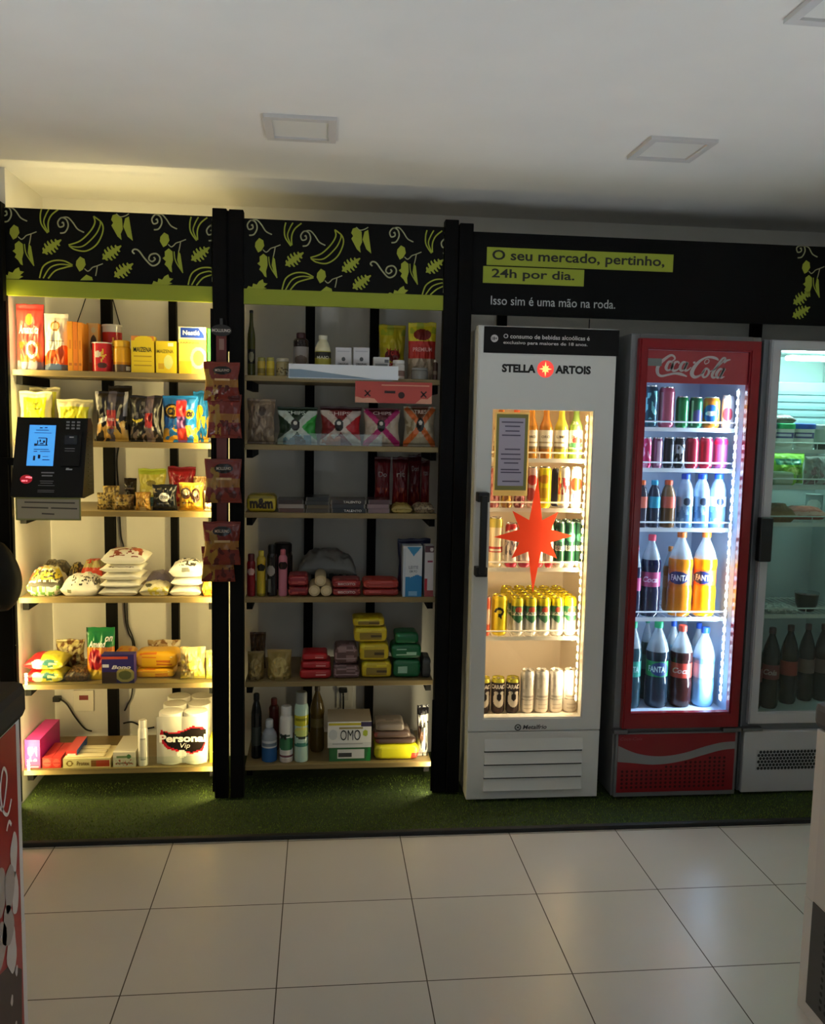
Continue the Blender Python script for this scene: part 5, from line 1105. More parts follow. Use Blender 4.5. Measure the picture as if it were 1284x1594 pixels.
bt('D', 424, 455, 847, 'dark brown jar standing behind the pink bottle', 'jar', '#2c2120', [], cap='#1c1514', cap_name='lid', name='coffee_jar', cat='jar', Y=3.9)
zr = base_z('D')
def redp(a, b, t0, t1, l0, l1, c0, c1, tx=None, Y=3.745, nm='dark red cookie pack'):
    zz = base_z('D')
    for k, (t_, c, lb) in enumerate(((t0, c0, l0), (t1, c1, l1))):
        x, w, h = geo(a, b, t_, Y, zz)
        put(pillow('cookie_pack', w, .13, h - .001, c, [('n', 0, 0, 1, 1, 9, .2, k, '#b8524a'), ('r', .1, .42, .8, .56, '#9a3a36')], [], [(tx, .5, .55, .6, .3, '#d8c8c4')] if tx else [], 110 + k + int(a), e1=.5), lb, 'pack', (x, Y, zz), 'dark red cookie packs'); zz += h
redp(448, 480, 913, 896, 'dark red cookie pack at the bottom left of the pale rolls', 'dark red cookie pack on top left of the pale rolls', '#7a1420', '#8a1a26', None)
redp(517, 562, 916, 903, 'dark red cookie pack with pale letters at the bottom right of the pale rolls', 'dark red cookie pack with pale letters on top right of the pale rolls', '#7d1420', '#8a1824', 'BISCOITO')
redp(565, 621, 917, 903, 'orange-red cookie pack at the bottom beside the blue and white box', 'orange-red cookie pack on top beside the blue and white box', '#8e1f1a', '#a3281c')
for k, (cx_, cy_, lb) in enumerate(((489.5, 922.5, 'pale roll end at the lower left of the three in a pyramid'), (507.8, 922.5, 'pale roll end at the lower right of the three in a pyramid'), (498.6, 905, 'pale roll end on top of the three in a pyramid'))):
    r_ = .0255; xx = at(498.6, 915, 3.74)[0] + (-r_ - .0003, r_ + .0003, 0)[k]; zc = base_z('D') + r_ + (0, 0, 1.7325 * r_ + .0005)[k]
    t = thing('biscuit_roll', lb, 'roll', (xx, 3.745, zc), 'pale biscuit rolls')
    MB().tube([(0, 0, 0), (0, .004, 0), (0, .16, 0), (0, .164, 0)], [r_ * .92, r_, r_, r_ * .92], 24).build('wrap', M('#c9b48a', .5), t, smooth=40)
    MB().tube([(0, -.0012, 0), (0, -.0001, 0)], [r_ * .55, r_ * .6], 20).build('end_seal', M('#dcc9a2', .5), t)
pl('D', 462, 556, 858, 'large grey clear bag with black print lying behind the pale rolls', '#777672', [('n', .25, .15, .9, .4, 11, .0, 3, '#141414')], [], [('HITO', .62, .30, .3, .16, '#101010', .04)], d=.16, Y=3.93, seed=120, e1=.8, name='clear_bag')
pc('D', 619, 683, 838, 'navy blue carton-like pack standing behind the white and blue box', '#1d2145', [('r', 0, 0, 1, .3, '#3a1f3a')], Y=3.84, d=.06, seed=121, name='milk_pack', cat='pack')
bx('D', 627, 657, 850, 'white and blue powder box with a wavy blue base on the fourth dark shelf', '#d6dbe2', [('p', [(0, 0), (1, 0), (1, .4), (.75, .44), (.4, .38), (.2, .4), (0, .36)], '#1f7db8'), ('p', [(.2, .98), (.95, .98), (.55, .8)], '#2a86bc'), ('r', .0, .0, .12, .95, '#c4ccd6'), ('r', .3, .02, .75, .1, '#7fb4d8')], [('LEITE', .55, .58, .5, .06, '#7a8694'), ('EM PO', .55, .50, .4, .05, '#7a8694')], d=.075, Y=3.74, side='#b9c2cc')
bx('D', 661, 682, 850, 'white and red powder box at the right end of the fourth dark shelf', '#d2cdd2', [('r', 0, 0, .3, .36, '#b32c3c'), ('r', 0, 0, 1, .12, '#a0464a'), ('r', .3, .68, .9, .72, '#9a3a5a'), ('r', 0, .88, 1, 1, '#5a3440'), ('e', .75, .93, .2, .04, '#d8d2d6')], d=.075, Y=3.74)

# ---------------- dark unit, fifth shelf
pc('E', 381, 410, 1018, 'tan bread bag at the left end of the fifth dark shelf', '#8a7440', [('e', .5, .45, .36, .3, '#a8925a'), ('r', 0, 0, 1, .12, '#6a5830')], d=.11, seed=130, name='bread_bag', style='stand')
pc('E', 382, 413, 986, 'brown bag standing behind the tan bread bag', '#4d3620', [('n', 0, 0, 1, 1, 7, .1, 3, '#6a4a2a')], Y=3.9, d=.08, seed=131, name='bread_bag')
pc('E', 415, 453, 1015, 'beige bread bag second from the left on the fifth dark shelf', '#a08a4c', [('e', .5, .45, .36, .32, '#bda868'), ('r', 0, 0, 1, .1, '#7a6834')], d=.11, seed=132, name='bread_bag', style='stand')
zz = base_z('E')
for k, (a, b, t_, lb) in enumerate(((466, 516, 1042, 'red cracker pack at the bottom of the three red packs'), (468, 515, 1029, 'red cracker pack in the middle of the three red packs'), (470, 510, 1017, 'red cracker pack on top of the three red packs'))):
    x, w, h = geo(a, b, t_, 3.755, zz)
    put(pillow('cracker_pack', w, .12, h - .001, '#a8161e', [('r', .35, .35, .85, .5, '#d8a09a'), ('r', .35, .62, .8, .7, '#c8605a')], [], (), 133 + k, e1=.5), lb, 'pack', (x, 3.755, zz), 'stacked red cracker packs'); zz += h
zz = base_z('E')
for k, (a, b, t_, lb) in enumerate(((518, 560, 1035, 'mauve-brown cookie pack at the bottom of the pile left of the yellow packs'), (520, 557, 1005, 'mauve-brown cookie pack on top of the pile left of the yellow packs'))):
    x, w, h = geo(a, b, t_, 3.755, zz)
    put(pillow('cookie_pack', w, .12, h - .001, '#5d4240', [('n', 0, 0, 1, 1, 8, .1, k, '#8a6e70'), ('r', .1, .3, .9, .42, '#a08a8c')], [], (), 138 + k, e1=.55), lb, 'pack', (x, 3.755, zz), 'mauve-brown cookie packs'); zz += h
zz = base_z('E')
for k, (a, b, t_, lb) in enumerate(((562, 610, 1030, 'yellow noodle pack at the bottom of the tall yellow stack'), (559, 606, 1001, 'yellow noodle pack second from the bottom of the tall yellow stack'), (551, 603, 976, 'yellow noodle pack third from the bottom of the tall yellow stack'), (549, 599, 962, 'yellow noodle pack on top of the tall yellow stack'))):
    x, w, h = geo(a, b, t_, 3.755, zz)
    put(pillow('noodle_pack', w, .13, h - .001, '#c9b01c', [('e', .5, .4, .32, .25, '#8a7428'), ('e', .55, .42, .16, .12, '#4a3a18'), ('r', 0, .0, 1, .14, '#8f7c20'), ('n', 0, .7, 1, 1, 5, .0, k, '#dccb28')], [], (), 141 + k, e1=.5), lb, 'pack', (x, 3.755, zz), 'stacked yellow noodle packs'); zz += h
zz = base_z('E')
for k, (a, b, t_, lb) in enumerate(((612, 655, 1027, 'green pack at the bottom of the green pile by the black post'), (609, 656, 1003, 'green pack in the middle of the green pile by the black post'), (615, 652, 985, 'green pack on top of the green pile by the black post'))):
    x, w, h = geo(a, b, t_, 3.755, zz)
    put(pillow('cracker_pack', w, .12, h - .001, '#12663a', [('n', .25, .3, .75, .7, 9, .1, k, '#a8d0b4'), ('r', 0, 0, 1, .1, '#0b3f24')], [], (), 146 + k, e1=.5), lb, 'pack', (x, 3.755, zz), 'stacked green packs'); zz += h
pl('E', 657, 678, 1024, 'dark grey pack lying at the right end of the fifth dark shelf', '#3a3b3c', d=.12, seed=150, name='cracker_pack', cat='pack', e1=.5)

# ---------------- dark unit, bottom shelf
bt('F', 390, 407, 1082, 'large black cleaner bottle at the left end of the bottom dark shelf', 'jug', '#14181a', [('r', .1, .22, .9, .55, '#3c4440')], cap='#1a1c1c', Y=3.80)
bt('F', 418, 434, 1089, 'dark red bottle standing behind the blue spray bottle', 'slim', '#4a1214', [], cap='#6a1a18', Y=3.89)
bt('F', 406, 431, 1124, 'blue and clear spray bottle with a white neck on the bottom dark shelf', 'det', '#2a5c96', [('r', -1, .42, 2, .62, '#c9ced4'), ('r', -1, .62, 2, 1, '#9aa3ac'), ('r', .15, .46, .85, .56, '#6f7f92')], cap='#c8ccd0', cap_name='spray_head', Y=3.755)
bt('F', 434.5, 456, 1102, 'white air freshener can with a green band on the bottom dark shelf', 'aero', '#dcdcda', [('e', .5, .4, .6, .14, '#3d7a52'), ('r', -1, .12, 2, .16, '#7a4a54'), ('r', .1, .56, .7, .6, '#4a5a50'), ('r', -1, 0, 2, .1, '#cfc4bc')], [('M', .35, .47, .3, .1, '#1a2a22', .05)], cap='#e2e2e0', name='spray_can', cat='spray can', Y=3.75)
bt('F', 457.5, 480, 1080, 'tall yellow and mint air freshener can with a smile print', 'aero', '#b9d6c8', [('r', -1, .62, 2, .8, '#c9c42c'), ('e', .55, .52, .45, .1, '#d8d468'), ('e', .55, .47, .4, .06, '#2a3a30'), ('e', .55, .5, .4, .06, '#c9d87a'), ('e', .5, .3, .5, .03, '#4a8a7a'), ('r', .2, .72, .8, .76, '#8a8a1a')], cap='#8b8f8c', name='spray_can', cat='spray can', Y=3.75)
bt('F', 482, 505, 1071, 'clear amber oil bottle standing behind the tall freshener can', 'pet', '#5d4a20', [('r', -1, .4, 2, .55, '#7a6a3c')], cap='#4a3a28', Y=3.86)
zz = base_z('F')
x, w, h = geo(511, 578, 1163, 3.755, zz)
put(carton('soap_powder_box', w * .96, .15, h - .001, '#2f6b3c', [('r', .2, .2, .85, .85, '#d8d8d6'), ('r', .22, .3, .55, .6, '#3c3c3c'), ('p', [(.88, 0), (1, 0), (1, 1), (.95, 1)], '#1f8a3c')], side='#24572f'), 'low green and white carton under the white soap powder box', 'box', (x, 3.755, zz)); zz += h
x, w, h = geo(510, 578, 1123, 3.75, zz)
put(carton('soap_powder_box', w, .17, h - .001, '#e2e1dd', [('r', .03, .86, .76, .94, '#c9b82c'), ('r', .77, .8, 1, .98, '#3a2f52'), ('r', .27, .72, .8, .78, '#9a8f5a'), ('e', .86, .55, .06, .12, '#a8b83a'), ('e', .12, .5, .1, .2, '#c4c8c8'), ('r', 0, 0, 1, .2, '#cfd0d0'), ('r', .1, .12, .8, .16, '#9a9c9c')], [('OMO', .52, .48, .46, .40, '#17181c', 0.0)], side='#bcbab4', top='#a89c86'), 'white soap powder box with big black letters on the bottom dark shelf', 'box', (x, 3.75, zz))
zz = base_z('F')
x, w, h = geo(582, 652, 1160, 3.75, zz)
put(pillow('sponge_pack', w, .13, h - .001, '#d8cf22', [('r', 0, 0, .15, 1, '#b8b01c'), ('r', .82, 0, 1, .5, '#a8402c')], [], (), 160, e1=.4), 'bright yellow sponge pack lying under the brown packs', 'pack', (x, 3.75, zz)); zz += h
for k, (a, b, t_, lb) in enumerate(((584, 648, 1150, 'brown flat pack lying right on the yellow sponge pack'), (582, 640, 1139, 'brown flat pack second from the top above the yellow sponge pack'), (585, 630, 1127, 'grey-brown flat pack on top of the pile above the yellow sponge pack'))):
    x, w, h = geo(a, b, t_, 3.76, zz)
    put(pillow('cloth_pack', w, .14, h - .001, ('#4d3a34', '#54423c', '#6a605a')[k], [('r', 0, .2, .1, 1, '#6a2420')] if k < 2 else [], [('r', 0, .3, 1, .5, '#8a7c72')], (), 161 + k, e1=.4), lb, 'pack', (x, 3.76, zz), 'brown flat packs on the bottom dark shelf'); zz += h
pc('F', 650, 674, 1100, 'black-topped clear bag by the black post on the bottom dark shelf', '#b8b4ac', [('r', 0, .84, 1, 1, '#17161a'), ('e', .3, .5, .26, .2, '#5a4030'), ('r', .05, .62, .45, .8, '#d8d4c8'), ('n', .3, 0, 1, .7, 6, .1, 4, '#2a2826'), ('r', .55, .1, .7, .6, '#e8e6e0')], d=.08, Y=3.76, seed=165, name='clear_bag', rough=.15)

# ---------------- hanging strip of snack bags on the black post between the units
xs, zt = at(344, 500, 3.66); _, zb_ = at(344, 902, 3.66)
t = thing('clip_strip', 'long red-brown hanging strip with a black oval header on the post between the shelves', 'display strip', (xs, 3.668, zb_))
L_ = zt - zb_
MB().box(-.021, .021, 0, .003, 0, L_ - .03).build('strip', M('#5d1a12', .4), t)
mb = MB(); mb.add([(.042 * math.cos(a * PI / 12), -.0012, L_ - .036 + .024 * math.sin(a * PI / 12)) for a in range(24)] + [(.042 * math.cos(a * PI / 12), .0, L_ - .036 + .024 * math.sin(a * PI / 12)) for a in range(24)], [tuple(range(24)), tuple(range(47, 23, -1))] + [(k, (k + 1) % 24, 24 + (k + 1) % 24, 24 + k) for k in range(24)])
hd = mb.build('header', M('#151010', .4), t); hd['label'] = 'black oval header'
lettering('MOLLIUNO', -.037, .037, L_ - .043, L_ - .030, -.0016, M('#c9bfb6', .5), hd, .02)
MB().box(-.006, .006, .0, .0115, L_ - .012, L_ + .012).build('hook', M('#3a3a3a', .4), t)
mb = MB(); mb.box(-.009, .011, -.0008, -.0002, L_ - .115, L_ - .07); mb.build('strip_print', M('#8a6a60', .5), t)
for k, (a, b, t_, bot, Y, lb, logo) in enumerate(((316, 373, 562, 624, 3.625, 'shiny red-brown snack bag hanging highest on the strip', 1), (322, 376, 612, 682, 3.648, 'shiny red-brown snack bag hanging second on the strip, tucked under the highest', 0), (318, 376, 713, 783, 3.64, 'shiny red-brown snack bag hanging alone in the middle of the strip', 1), (315, 374, 811, 880, 3.625, 'shiny red-brown snack bag with a black oval hanging near the strip bottom', 1), (313, 366, 850, 906, 3.648, 'shiny red-brown snack bag hanging lowest on the strip', 0))):
    pcx = (a + b) / 2; zb2 = at(pcx, bot, Y)[1]; x, w, h = geo(a, b, t_, Y, zb2)
    put(pouch('hanging_snack_bag', w, .03 if k in (0, 3) else .018, h, '#6d2216', [('r', 0, .35, 1, .55, '#8a5a20'), ('n', 0, .0, .4, .8, 6, .0, k + 1, '#8f6a24'), ('n', .3, .0, 1, .4, 7, .15, k, '#4a140e')] + ([('e', .52, .78, .26, .11, '#140c0a'), ('r', .3, .52, .74, .56, '#c9a878')] if logo else []), [('MOLLIUNO', .52, .78, .4, .07, '#b8a89a')] if logo else [], 'pillow', 170 + k, rough=.22), lb, 'bag', (x, Y, zb2), 'snack bags on the hanging strip')

# ================================================================== IN THE WHITE COOLER
def zs(z): return z - .0012
S1, S2, S3, S4, S5 = zs(1.524), zs(1.307), zs(1.043), zs(.734), .3748
G1 = 'beer bottles on white cooler\'s top shelf'
for k, (a, b, c1, lb, tx, lc) in enumerate(((771, 793, '#a8641e', 'amber beer bottle behind the left half of the framed notice', None, '#efe6d8'), (795, 817, '#b5522a', 'reddish bottle behind the right half of the framed notice', None, '#e8d0c8'), (820, 840, '#b07a28', 'amber beer bottle half hidden at the notice\'s right edge', 'ORO', '#efe9dc'), (842, 863, '#a8702a', 'amber beer bottle second right of the framed notice', 'ORO', '#efe9dc'), (866, 887, '#b8b43a', 'yellow-green beer bottle with a white label', 'LIME', '#f0eee0'), (889, 910, '#6f8f4a', 'green beer bottle with red-green label by the light strip', '25', '#e6e2d4'))):
    bt(S1, a, b, 634, lb + ' on white cooler\'s top shelf', 'beer', c1, [], Y=3.70, cap='#d8c890' if k % 2 else '#c9c4b4', band=(.2, .56, lc), lab_layers=[('e', .6, .45, .25, .2, '#c8322c'), ('e', .5, .2, .4, .14, '#3a7a4a')] if k == 5 else [('r', .1, .3, .9, .36, '#a89a7a'), ('r', -1, 0, 2, .12, '#8a7a5a')], lab_texts=[(tx, .5, .43, .4, .05, '#5a4a34')] if tx else [], texts=[('25', .45, .70, .35, .05, '#dfe4d0')] if k == 5 else [], group=G1)
for k, (a, b, c1, ly, lb) in enumerate(((763, 780, '#c88a8a', [('n', -1, 0, 2, 1, 7, .1, 3, '#8a3a3a')], 'pink tall can at the left edge, mostly behind the notice'), (782, 800, '#8a5a34', [('n', -1, 0, 2, 1, 7, .1, 4, '#d8b84a')], 'brown and yellow tall can behind the notice'), (802, 820, '#7a2f34', [('n', -1, 0, 2, 1, 7, .1, 5, '#d8a0a0')], 'dark red tall can behind the right side of the notice'), (822, 839, '#d8b4ac', [('e', .5, .7, .35, .12, '#b8302c'), ('e', .4, .35, .3, .16, '#b84a44')], 'white and red tall can just right of the notice'), (840, 860, '#e6d21c', [('e', .5, .72, .35, .1, '#c98a1c'), ('r', .3, .25, .7, .5, '#c9a21c')], 'bright yellow tall can behind the star tip'), (871, 889, '#dcd8d0', [('n', -1, .35, 2, .75, 7, .0, 3, '#b8424a'), ('r', -1, .0, 2, .08, '#8a8a9a')], 'white tall can with red print right of the yellow can'), (891, 908, '#e4dfd8', [('e', .5, .6, .42, .16, '#d8522c'), ('r', .3, .25, .7, .36, '#6a7ab0')], 'white tall can with an orange spot by the light strip'))):
    cn(S2, a, b, 727, lb + ' on white cooler\'s second shelf', c1, ly, Y=3.70, group='tall cans on white cooler\'s second shelf')
cn(S2, 860, 874, 729, 'dark blue can standing in the second row between the yellow and the white can', '#3a3a52', Y=3.79)
for k, (a, b, t_, c1, ly, lb) in enumerate(((762, 785, 806, '#efe2c0', [('r', -1, .3, 2, .42, '#c8403a'), ('r', -1, .82, 2, 1, '#cfc05a'), ('r', .2, .34, .8, .38, '#efe2d0')], 'cream red-banded can at the left edge of the third shelf'), (788, 808, 815, '#ece6e2', [('p', [(0, .8), (1, .95), (1, 1), (0, 1)], '#c83a3c'), ('r', -1, 0, 2, .14, '#c02a50'), ('n', 0, .3, 1, .6, 7, .1, 3, '#8a8a90')], 'white and red can right of the cream can on third shelf'), (809, 829, 815, '#e6ddd8', [('r', -1, .85, 2, 1, '#c83a3c'), ('r', -1, 0, 2, .16, '#a8304a')], 'white and red can left of the star centre on third shelf'), (830, 849, 816, '#e2dcd4', [('r', -1, .8, 2, 1, '#c8483c'), ('r', -1, 0, 2, .16, '#b82a3c')], 'white and red can right behind the star centre on third shelf'), (850, 863, 816, '#dcd8cc', [('r', -1, 0, 2, .16, '#b82a3c'), ('r', -1, .9, 2, 1, '#4a7a5a')], 'slim white can right of the star centre on third shelf'))):
    cn(S3, a, b, t_, lb + ' of white cooler', c1, ly, Y=3.70, group='light cans on white cooler\'s third shelf')
grn = [('r', -1, .86, 2, 1, '#1a4030'), ('e', .5, .68, .36, .1, '#4a9a74'), ('r', .1, .38, .9, .5, '#e4e2da'), ('r', -1, 0, 2, .1, '#c9c9c2')]
x, w, h = geo(865, 881, 813, 3.70, S3)
gcan = can('drink_can', w / 2 * .98, h, '#1f4a36', grn, [('BIER', .5, .44, .6, .09, '#1a3a2a')], lid='#8fa89a')
for r_ in range(3):
    for c_ in range(3):
        xx = x + c_ * (w + .001) + r_ * .004; yy = 3.70 + w / 2 + r_ * (w + .002)
        lb = 'dark green beer can, %s, %s from left, on white cooler\'s third shelf' % (('front row', 'middle row', 'back row')[r_], ('first', 'second', 'third')[c_])
        if r_ == 0 and c_ == 0: put(gcan, lb, 'can', (xx, yy, S3), 'dark green beer cans')
        else: dup(gcan, (xx, yy, S3), lb)
# fourth shelf
cn(S4, 750, 765, 929, 'orange-red can cut off by the door edge on white cooler\'s fourth shelf', '#cf5a3a', [('e', .7, .5, .3, .2, '#e8c0a8')], Y=3.70)
cn(S4, 767, 792, 928, 'yellow can with a black curl on white cooler\'s fourth shelf', '#e8cf1a', [('e', .5, .62, .2, .11, '#1a1812'), ('e', .5, .62, .11, .05, '#e8cf1a'), ('r', .3, .5, .46, .6, '#e8cf1a'), ('p', [(.44, .5), (.6, .56), (.6, .44)], '#1a1812')], lid='#d8c84a', Y=3.70)
x, w, h = geo(797.5, 817.5, 931, 3.70, S4)
spat = [('r', -1, .8, 2, 1, '#d8c81e'), ('p', [(.05, .80), (.95, .80), (.95, .5), (.5, .34), (.05, .5)], '#3f7a58'), ('e', .5, .70, .18, .08, '#c8503c'), ('r', .08, .55, .92, .64, '#e8e6da')]
scan = can('drink_can', w / 2 * .98, h, '#d6d6d0', spat, [('PATE', .5, .595, .72, .075, '#4a6a50', .03)], lid='#d8c52a')
for r_ in range(5):
    for c_ in range(5):
        xx = x + c_ * (w + .0022) ; yy = 3.70 + w / 2 + r_ * (w + .002)
        lb = 'yellow-topped white and green beer can, %s, %s from left, on the fourth shelf' % (('front row', 'second row', 'third row', 'fourth row', 'back row')[r_], ('first', 'second', 'third', 'fourth', 'fifth')[c_])
        if r_ == 0 and c_ == 0: put(scan, lb, 'can', (xx, yy, S4), 'white and green beer cans with yellow tops')
        else: dup(scan, (xx, yy, S4), lb)
# cooler floor
x, w, h = geo(766, 788, 1057, 3.70, S5)
blk = [('e', .5, .42, .3, .22, '#cfc8c0'), ('e', .5, .5, .12, .12, '#201418'), ('e', .36, .6, .1, .05, '#cfc8c0'), ('e', .64, .6, .1, .05, '#cfc8c0'), ('r', -1, .9, 2, 1, '#c9c03a')]
bcan = can('drink_can', w / 2 * .98, h, '#2e1c1e', blk, [('CARACU', .5, .77, .8, .12, '#e6ded6', .04)], lid='#d8cf5a')
for k, lb in enumerate(('short black can with a pale bull head print, right one beside the tall white cans', 'short black can with a pale bull head print, middle one of three', 'short black can with a pale bull head print, cut off by the left door edge')):
    xx = x + w + .002 - k * (w + .002)
    if k == 0: put(bcan, lb, 'can', (xx, 3.70 + w / 2, S5), 'short black cans with a bull head')
    else: dup(bcan, (xx, 3.70 + w / 2, S5), lb)
x, w, h = geo(812, 834, 1045, 3.70, S5)
wcan = can('drink_can', w / 2 * .98, h, '#dcd8d2', [('r', .2, .38, .8, .42, '#aaa49c'), ('n', .2, .5, .8, .85, 6, .15, 3, '#c4beb8'), ('r', .3, .2, .7, .22, '#b8b2aa'), ('r', .3, .12, .7, .14, '#b8b2aa')], [('Michelob', .5, .33, .7, .04, '#8a847c', .01, .3)], lid='#d8d5cf')
for k, lb in enumerate(('first from the left', 'second from the left', 'third from the left', 'fourth from the left by the light strip')):
    L = 'tall silvery white can on white cooler floor, ' + lb
    if k == 0: put(wcan, L, 'can', (x, 3.70 + w / 2, S5), 'tall silvery white cans')
    else: dup(wcan, (x + k * (w + .0015), 3.70 + w / 2, S5), L)

# ================================================================== IN THE RED COOLER
K1, K2, K3, K4, K5 = zs(1.669), zs(1.490), zs(1.224), zs(.818), .3895
CT = ' on red cooler\'s top shelf'
cn(K1, 1004, 1028, 600, 'tall dark teal energy drink can' + CT, '#16485c', [('n', .15, .2, .85, .9, 5, .1, 3, '#7fd0d8'), ('r', -1, .12, 2, .16, '#5aa0a8')], Y=3.70)
cn(K1, 1030, 1054, 602, 'tall pink energy drink can' + CT, '#c2607a', [('r', .25, .1, .35, .9, '#e8b0c0'), ('r', .75, .1, .82, .9, '#e8b0c0')], Y=3.70)
cn(K1, 1056, 1075, 617, 'green soda can' + CT, '#1f8a4e', [('r', .7, .1, .8, .9, '#7ac89a')], Y=3.70)
cn(K1, 1077, 1097, 618, 'dark green soda can with a purple patch' + CT, '#1f6a48', [('e', .65, .4, .3, .22, '#5a5a9a'), ('r', .3, .1, .4, .9, '#a8d8b8')], Y=3.70)
cn(K1, 1100, 1125, 618, 'orange soda can with a blue disc' + CT, '#d8842a', [('e', .5, .5, .34, .28, '#2a62a8'), ('e', .5, .5, .22, .08, '#e8ece8')], Y=3.70)
cn(K1, 1128, 1146, 615, 'white can next to the bright light strip' + CT, '#e0e4ea', [('e', .5, .45, .3, .2, '#c84a5a')], Y=3.70)
CT = ' on red cooler\'s second shelf'
for a, b, c1, ly, lb in ((1001, 1017, '#d02a62', [('n', -1, 0, 2, 1, 5, .15, 3, '#f0a0b8')], 'bright pink can at the left end'), (1018, 1034, '#8a4a6a', [('r', .5, .1, .8, .9, '#d8b0c8')], 'mauve can second from the left'), (1036, 1052, '#20222c', [('r', .6, .2, .9, .8, '#5a5c68')], 'black can left of the one with the white script'), (1053, 1069, '#1e1f28', [('n', .1, .2, .9, .8, 6, .0, 4, '#c8ccd4')], 'black can with white script'), (1071, 1091, '#a8203a', [('r', .15, .1, .3, .9, '#d86a80'), ('r', .7, .1, .8, .9, '#d86a80')], 'dark red can in the middle'), (1093, 1113, '#b02440', [('r', .1, .1, .25, .9, '#d86a80'), ('r', .75, .1, .85, .9, '#d86a80')], 'red can right of the dark red one'), (1116, 1137, '#8a4a7a', [('r', -1, .8, 2, .95, '#d02a62')], 'purple and pink can next to the bright light strip')):
    cn(K2, a, b, 681, lb + CT, c1, ly, Y=3.70, group='short cans on red cooler\'s second shelf')
CT = ' on red cooler\'s third shelf'
for a, b, t_, c1, lay, cap, lab, lb in ((993, 1011, 748, '#3a3442', [], '#e2622a', '#d86a52', 'orange-capped sports drink bottle with dark drink at left end'), (1012, 1031, 748, '#2a3448', [], '#1fa0c8', '#1f9ab8', 'blue-capped sports drink bottle with blue label'), (1033, 1055, 748, '#6a4a2c', [('r', -1, .6, 2, 1, '#8a6a4a')], '#e2582a', '#d86048', 'orange-capped sports drink bottle with brown drink')):
    bt(K3, a, b, t_, lb + CT, 'jug', c1, lay, cap=cap, band=(.42, .66, lab), Y=3.70, group='wide capped sports drink bottles')
for a, b, lb, Y in ((1059, 1083, 'water bottle with a blue cap right of the sports drinks', 3.70), (1085, 1109, 'water bottle with a blue cap, middle one of three', 3.70), (1111, 1135, 'blue-capped water bottle next to the bright light strip', 3.70)):
    bt(K3, a, b, 738, lb + CT, 'jug', '#5f86ae', [('r', -1, .62, 2, 1, '~cfe2f2'), ('n', -1, .1, 2, .6, 6, .1, 3, '#8fb4d4')], cap='#1f4fc0', band=(.40, .58, '#8fb0cc') if a != 1111 else (.40, .58, '#d8e2ea'), lab_layers=[('e', .6, .5, .15, .4, '#1f2c44')], Y=Y, group='water bottles on red cooler\'s third shelf')
CT = ' on red cooler\'s fourth shelf'
def pet(K, a, b, t_, liq, cap, lab, lb, tx=None, txc='#e8e8ec', lv=.74, Y=3.70, ll=(), grp=None, sh=0):
    return bt(K, a, b, t_, lb, 'pet', liq, [('r', -1, lv, 2, 1, '~dfe9f0')], cap=cap, band=(.37, .55, lab) if lab else None, lab_layers=list(ll), lab_texts=[(tx, .5, .46, .5, .07, txc, .03, sh)] if tx else [], Y=Y, group=grp)
pet(K4, 984, 1001, 850, '#1c2340', '#c83a5a', '#c2447a', 'pink-labelled cola bottle cut off by the left door edge' + CT, Y=3.70)
pet(K4, 1003, 1034, 834, '#1a1f3a', '#e0405a', '#b03a6e', 'cola bottle with a red cap and pink label' + CT, 'Coca', '#e0c0d8', sh=.3)
pet(K4, 1036, 1056, 852, '#c87a3a', '#d88a4a', '#d8905a', 'orange soda bottle standing behind the two big orange ones' + CT, Y=3.81)
ORC = [('e', .45, .5, .3, .42, '#26306a'), ('e', .1, .4, .08, .3, '#e8ecf0')]
pet(K4, 1048, 1085, 829, '#e0821c', '#e8742a', '#df7a22', 'orange soda bottle with a blue logo, left of the pair' + CT, 'FANTA', '#eef0f4', .72, ll=ORC, grp='large orange soda bottles')
pet(K4, 1087, 1123, 829, '#f0a010', '#f07a28', '#ea6a24', 'orange soda bottle by the light strip, right of the pair' + CT, 'FANTA', '#eef0f4', .72, ll=ORC, grp='large orange soda bottles')
CT = ' on red cooler\'s floor'
pet(K5, 975, 1003, 970, '#2c4a54', '#22b47a', '#2a9a86', 'green-labelled soda bottle cut off by the left door edge' + CT, 'FANTA', '#bfe0e0')
pet(K5, 1000, 1018, 962, '#2a4440', '#2aa87a', '#3a7a6a', 'dark green bottle standing behind the two green-labelled ones' + CT, Y=3.83)
pet(K5, 1012, 1047, 971, '#23303c', '#1fbf7a', '#159a4e', 'soda bottle with a bright green cap and green label' + CT, 'FANTA', '#cfe8e4', .70, ll=[('e', .6, .5, .3, .45, '#1f3a78')])
pet(K5, 1050, 1084, 977, '#3a1c1a', '#e0503a', '#c8402f', 'cola bottle with a red cap and red label' + CT, 'Coca', '#e8c0b8', .72, sh=.3)
pet(K5, 1040, 1062, 968, '#7fa4c0', '#1f54c4', '#9fb8cc', 'water bottle with a blue cap standing behind the cola bottle' + CT, Y=3.83)
pet(K5, 1086, 1119, 980, '#7fb4dc', '#1c50b8', '#a4cfec', 'clear blue water bottle with a blue cap by the light strip' + CT, None, '#e8e8ec', .66)
pet(K5, 1079, 1101, 972, '#8fb4d4', '#2458c8', '#a8c4da', 'water bottle with a blue cap standing behind the clear blue one' + CT, Y=3.83)

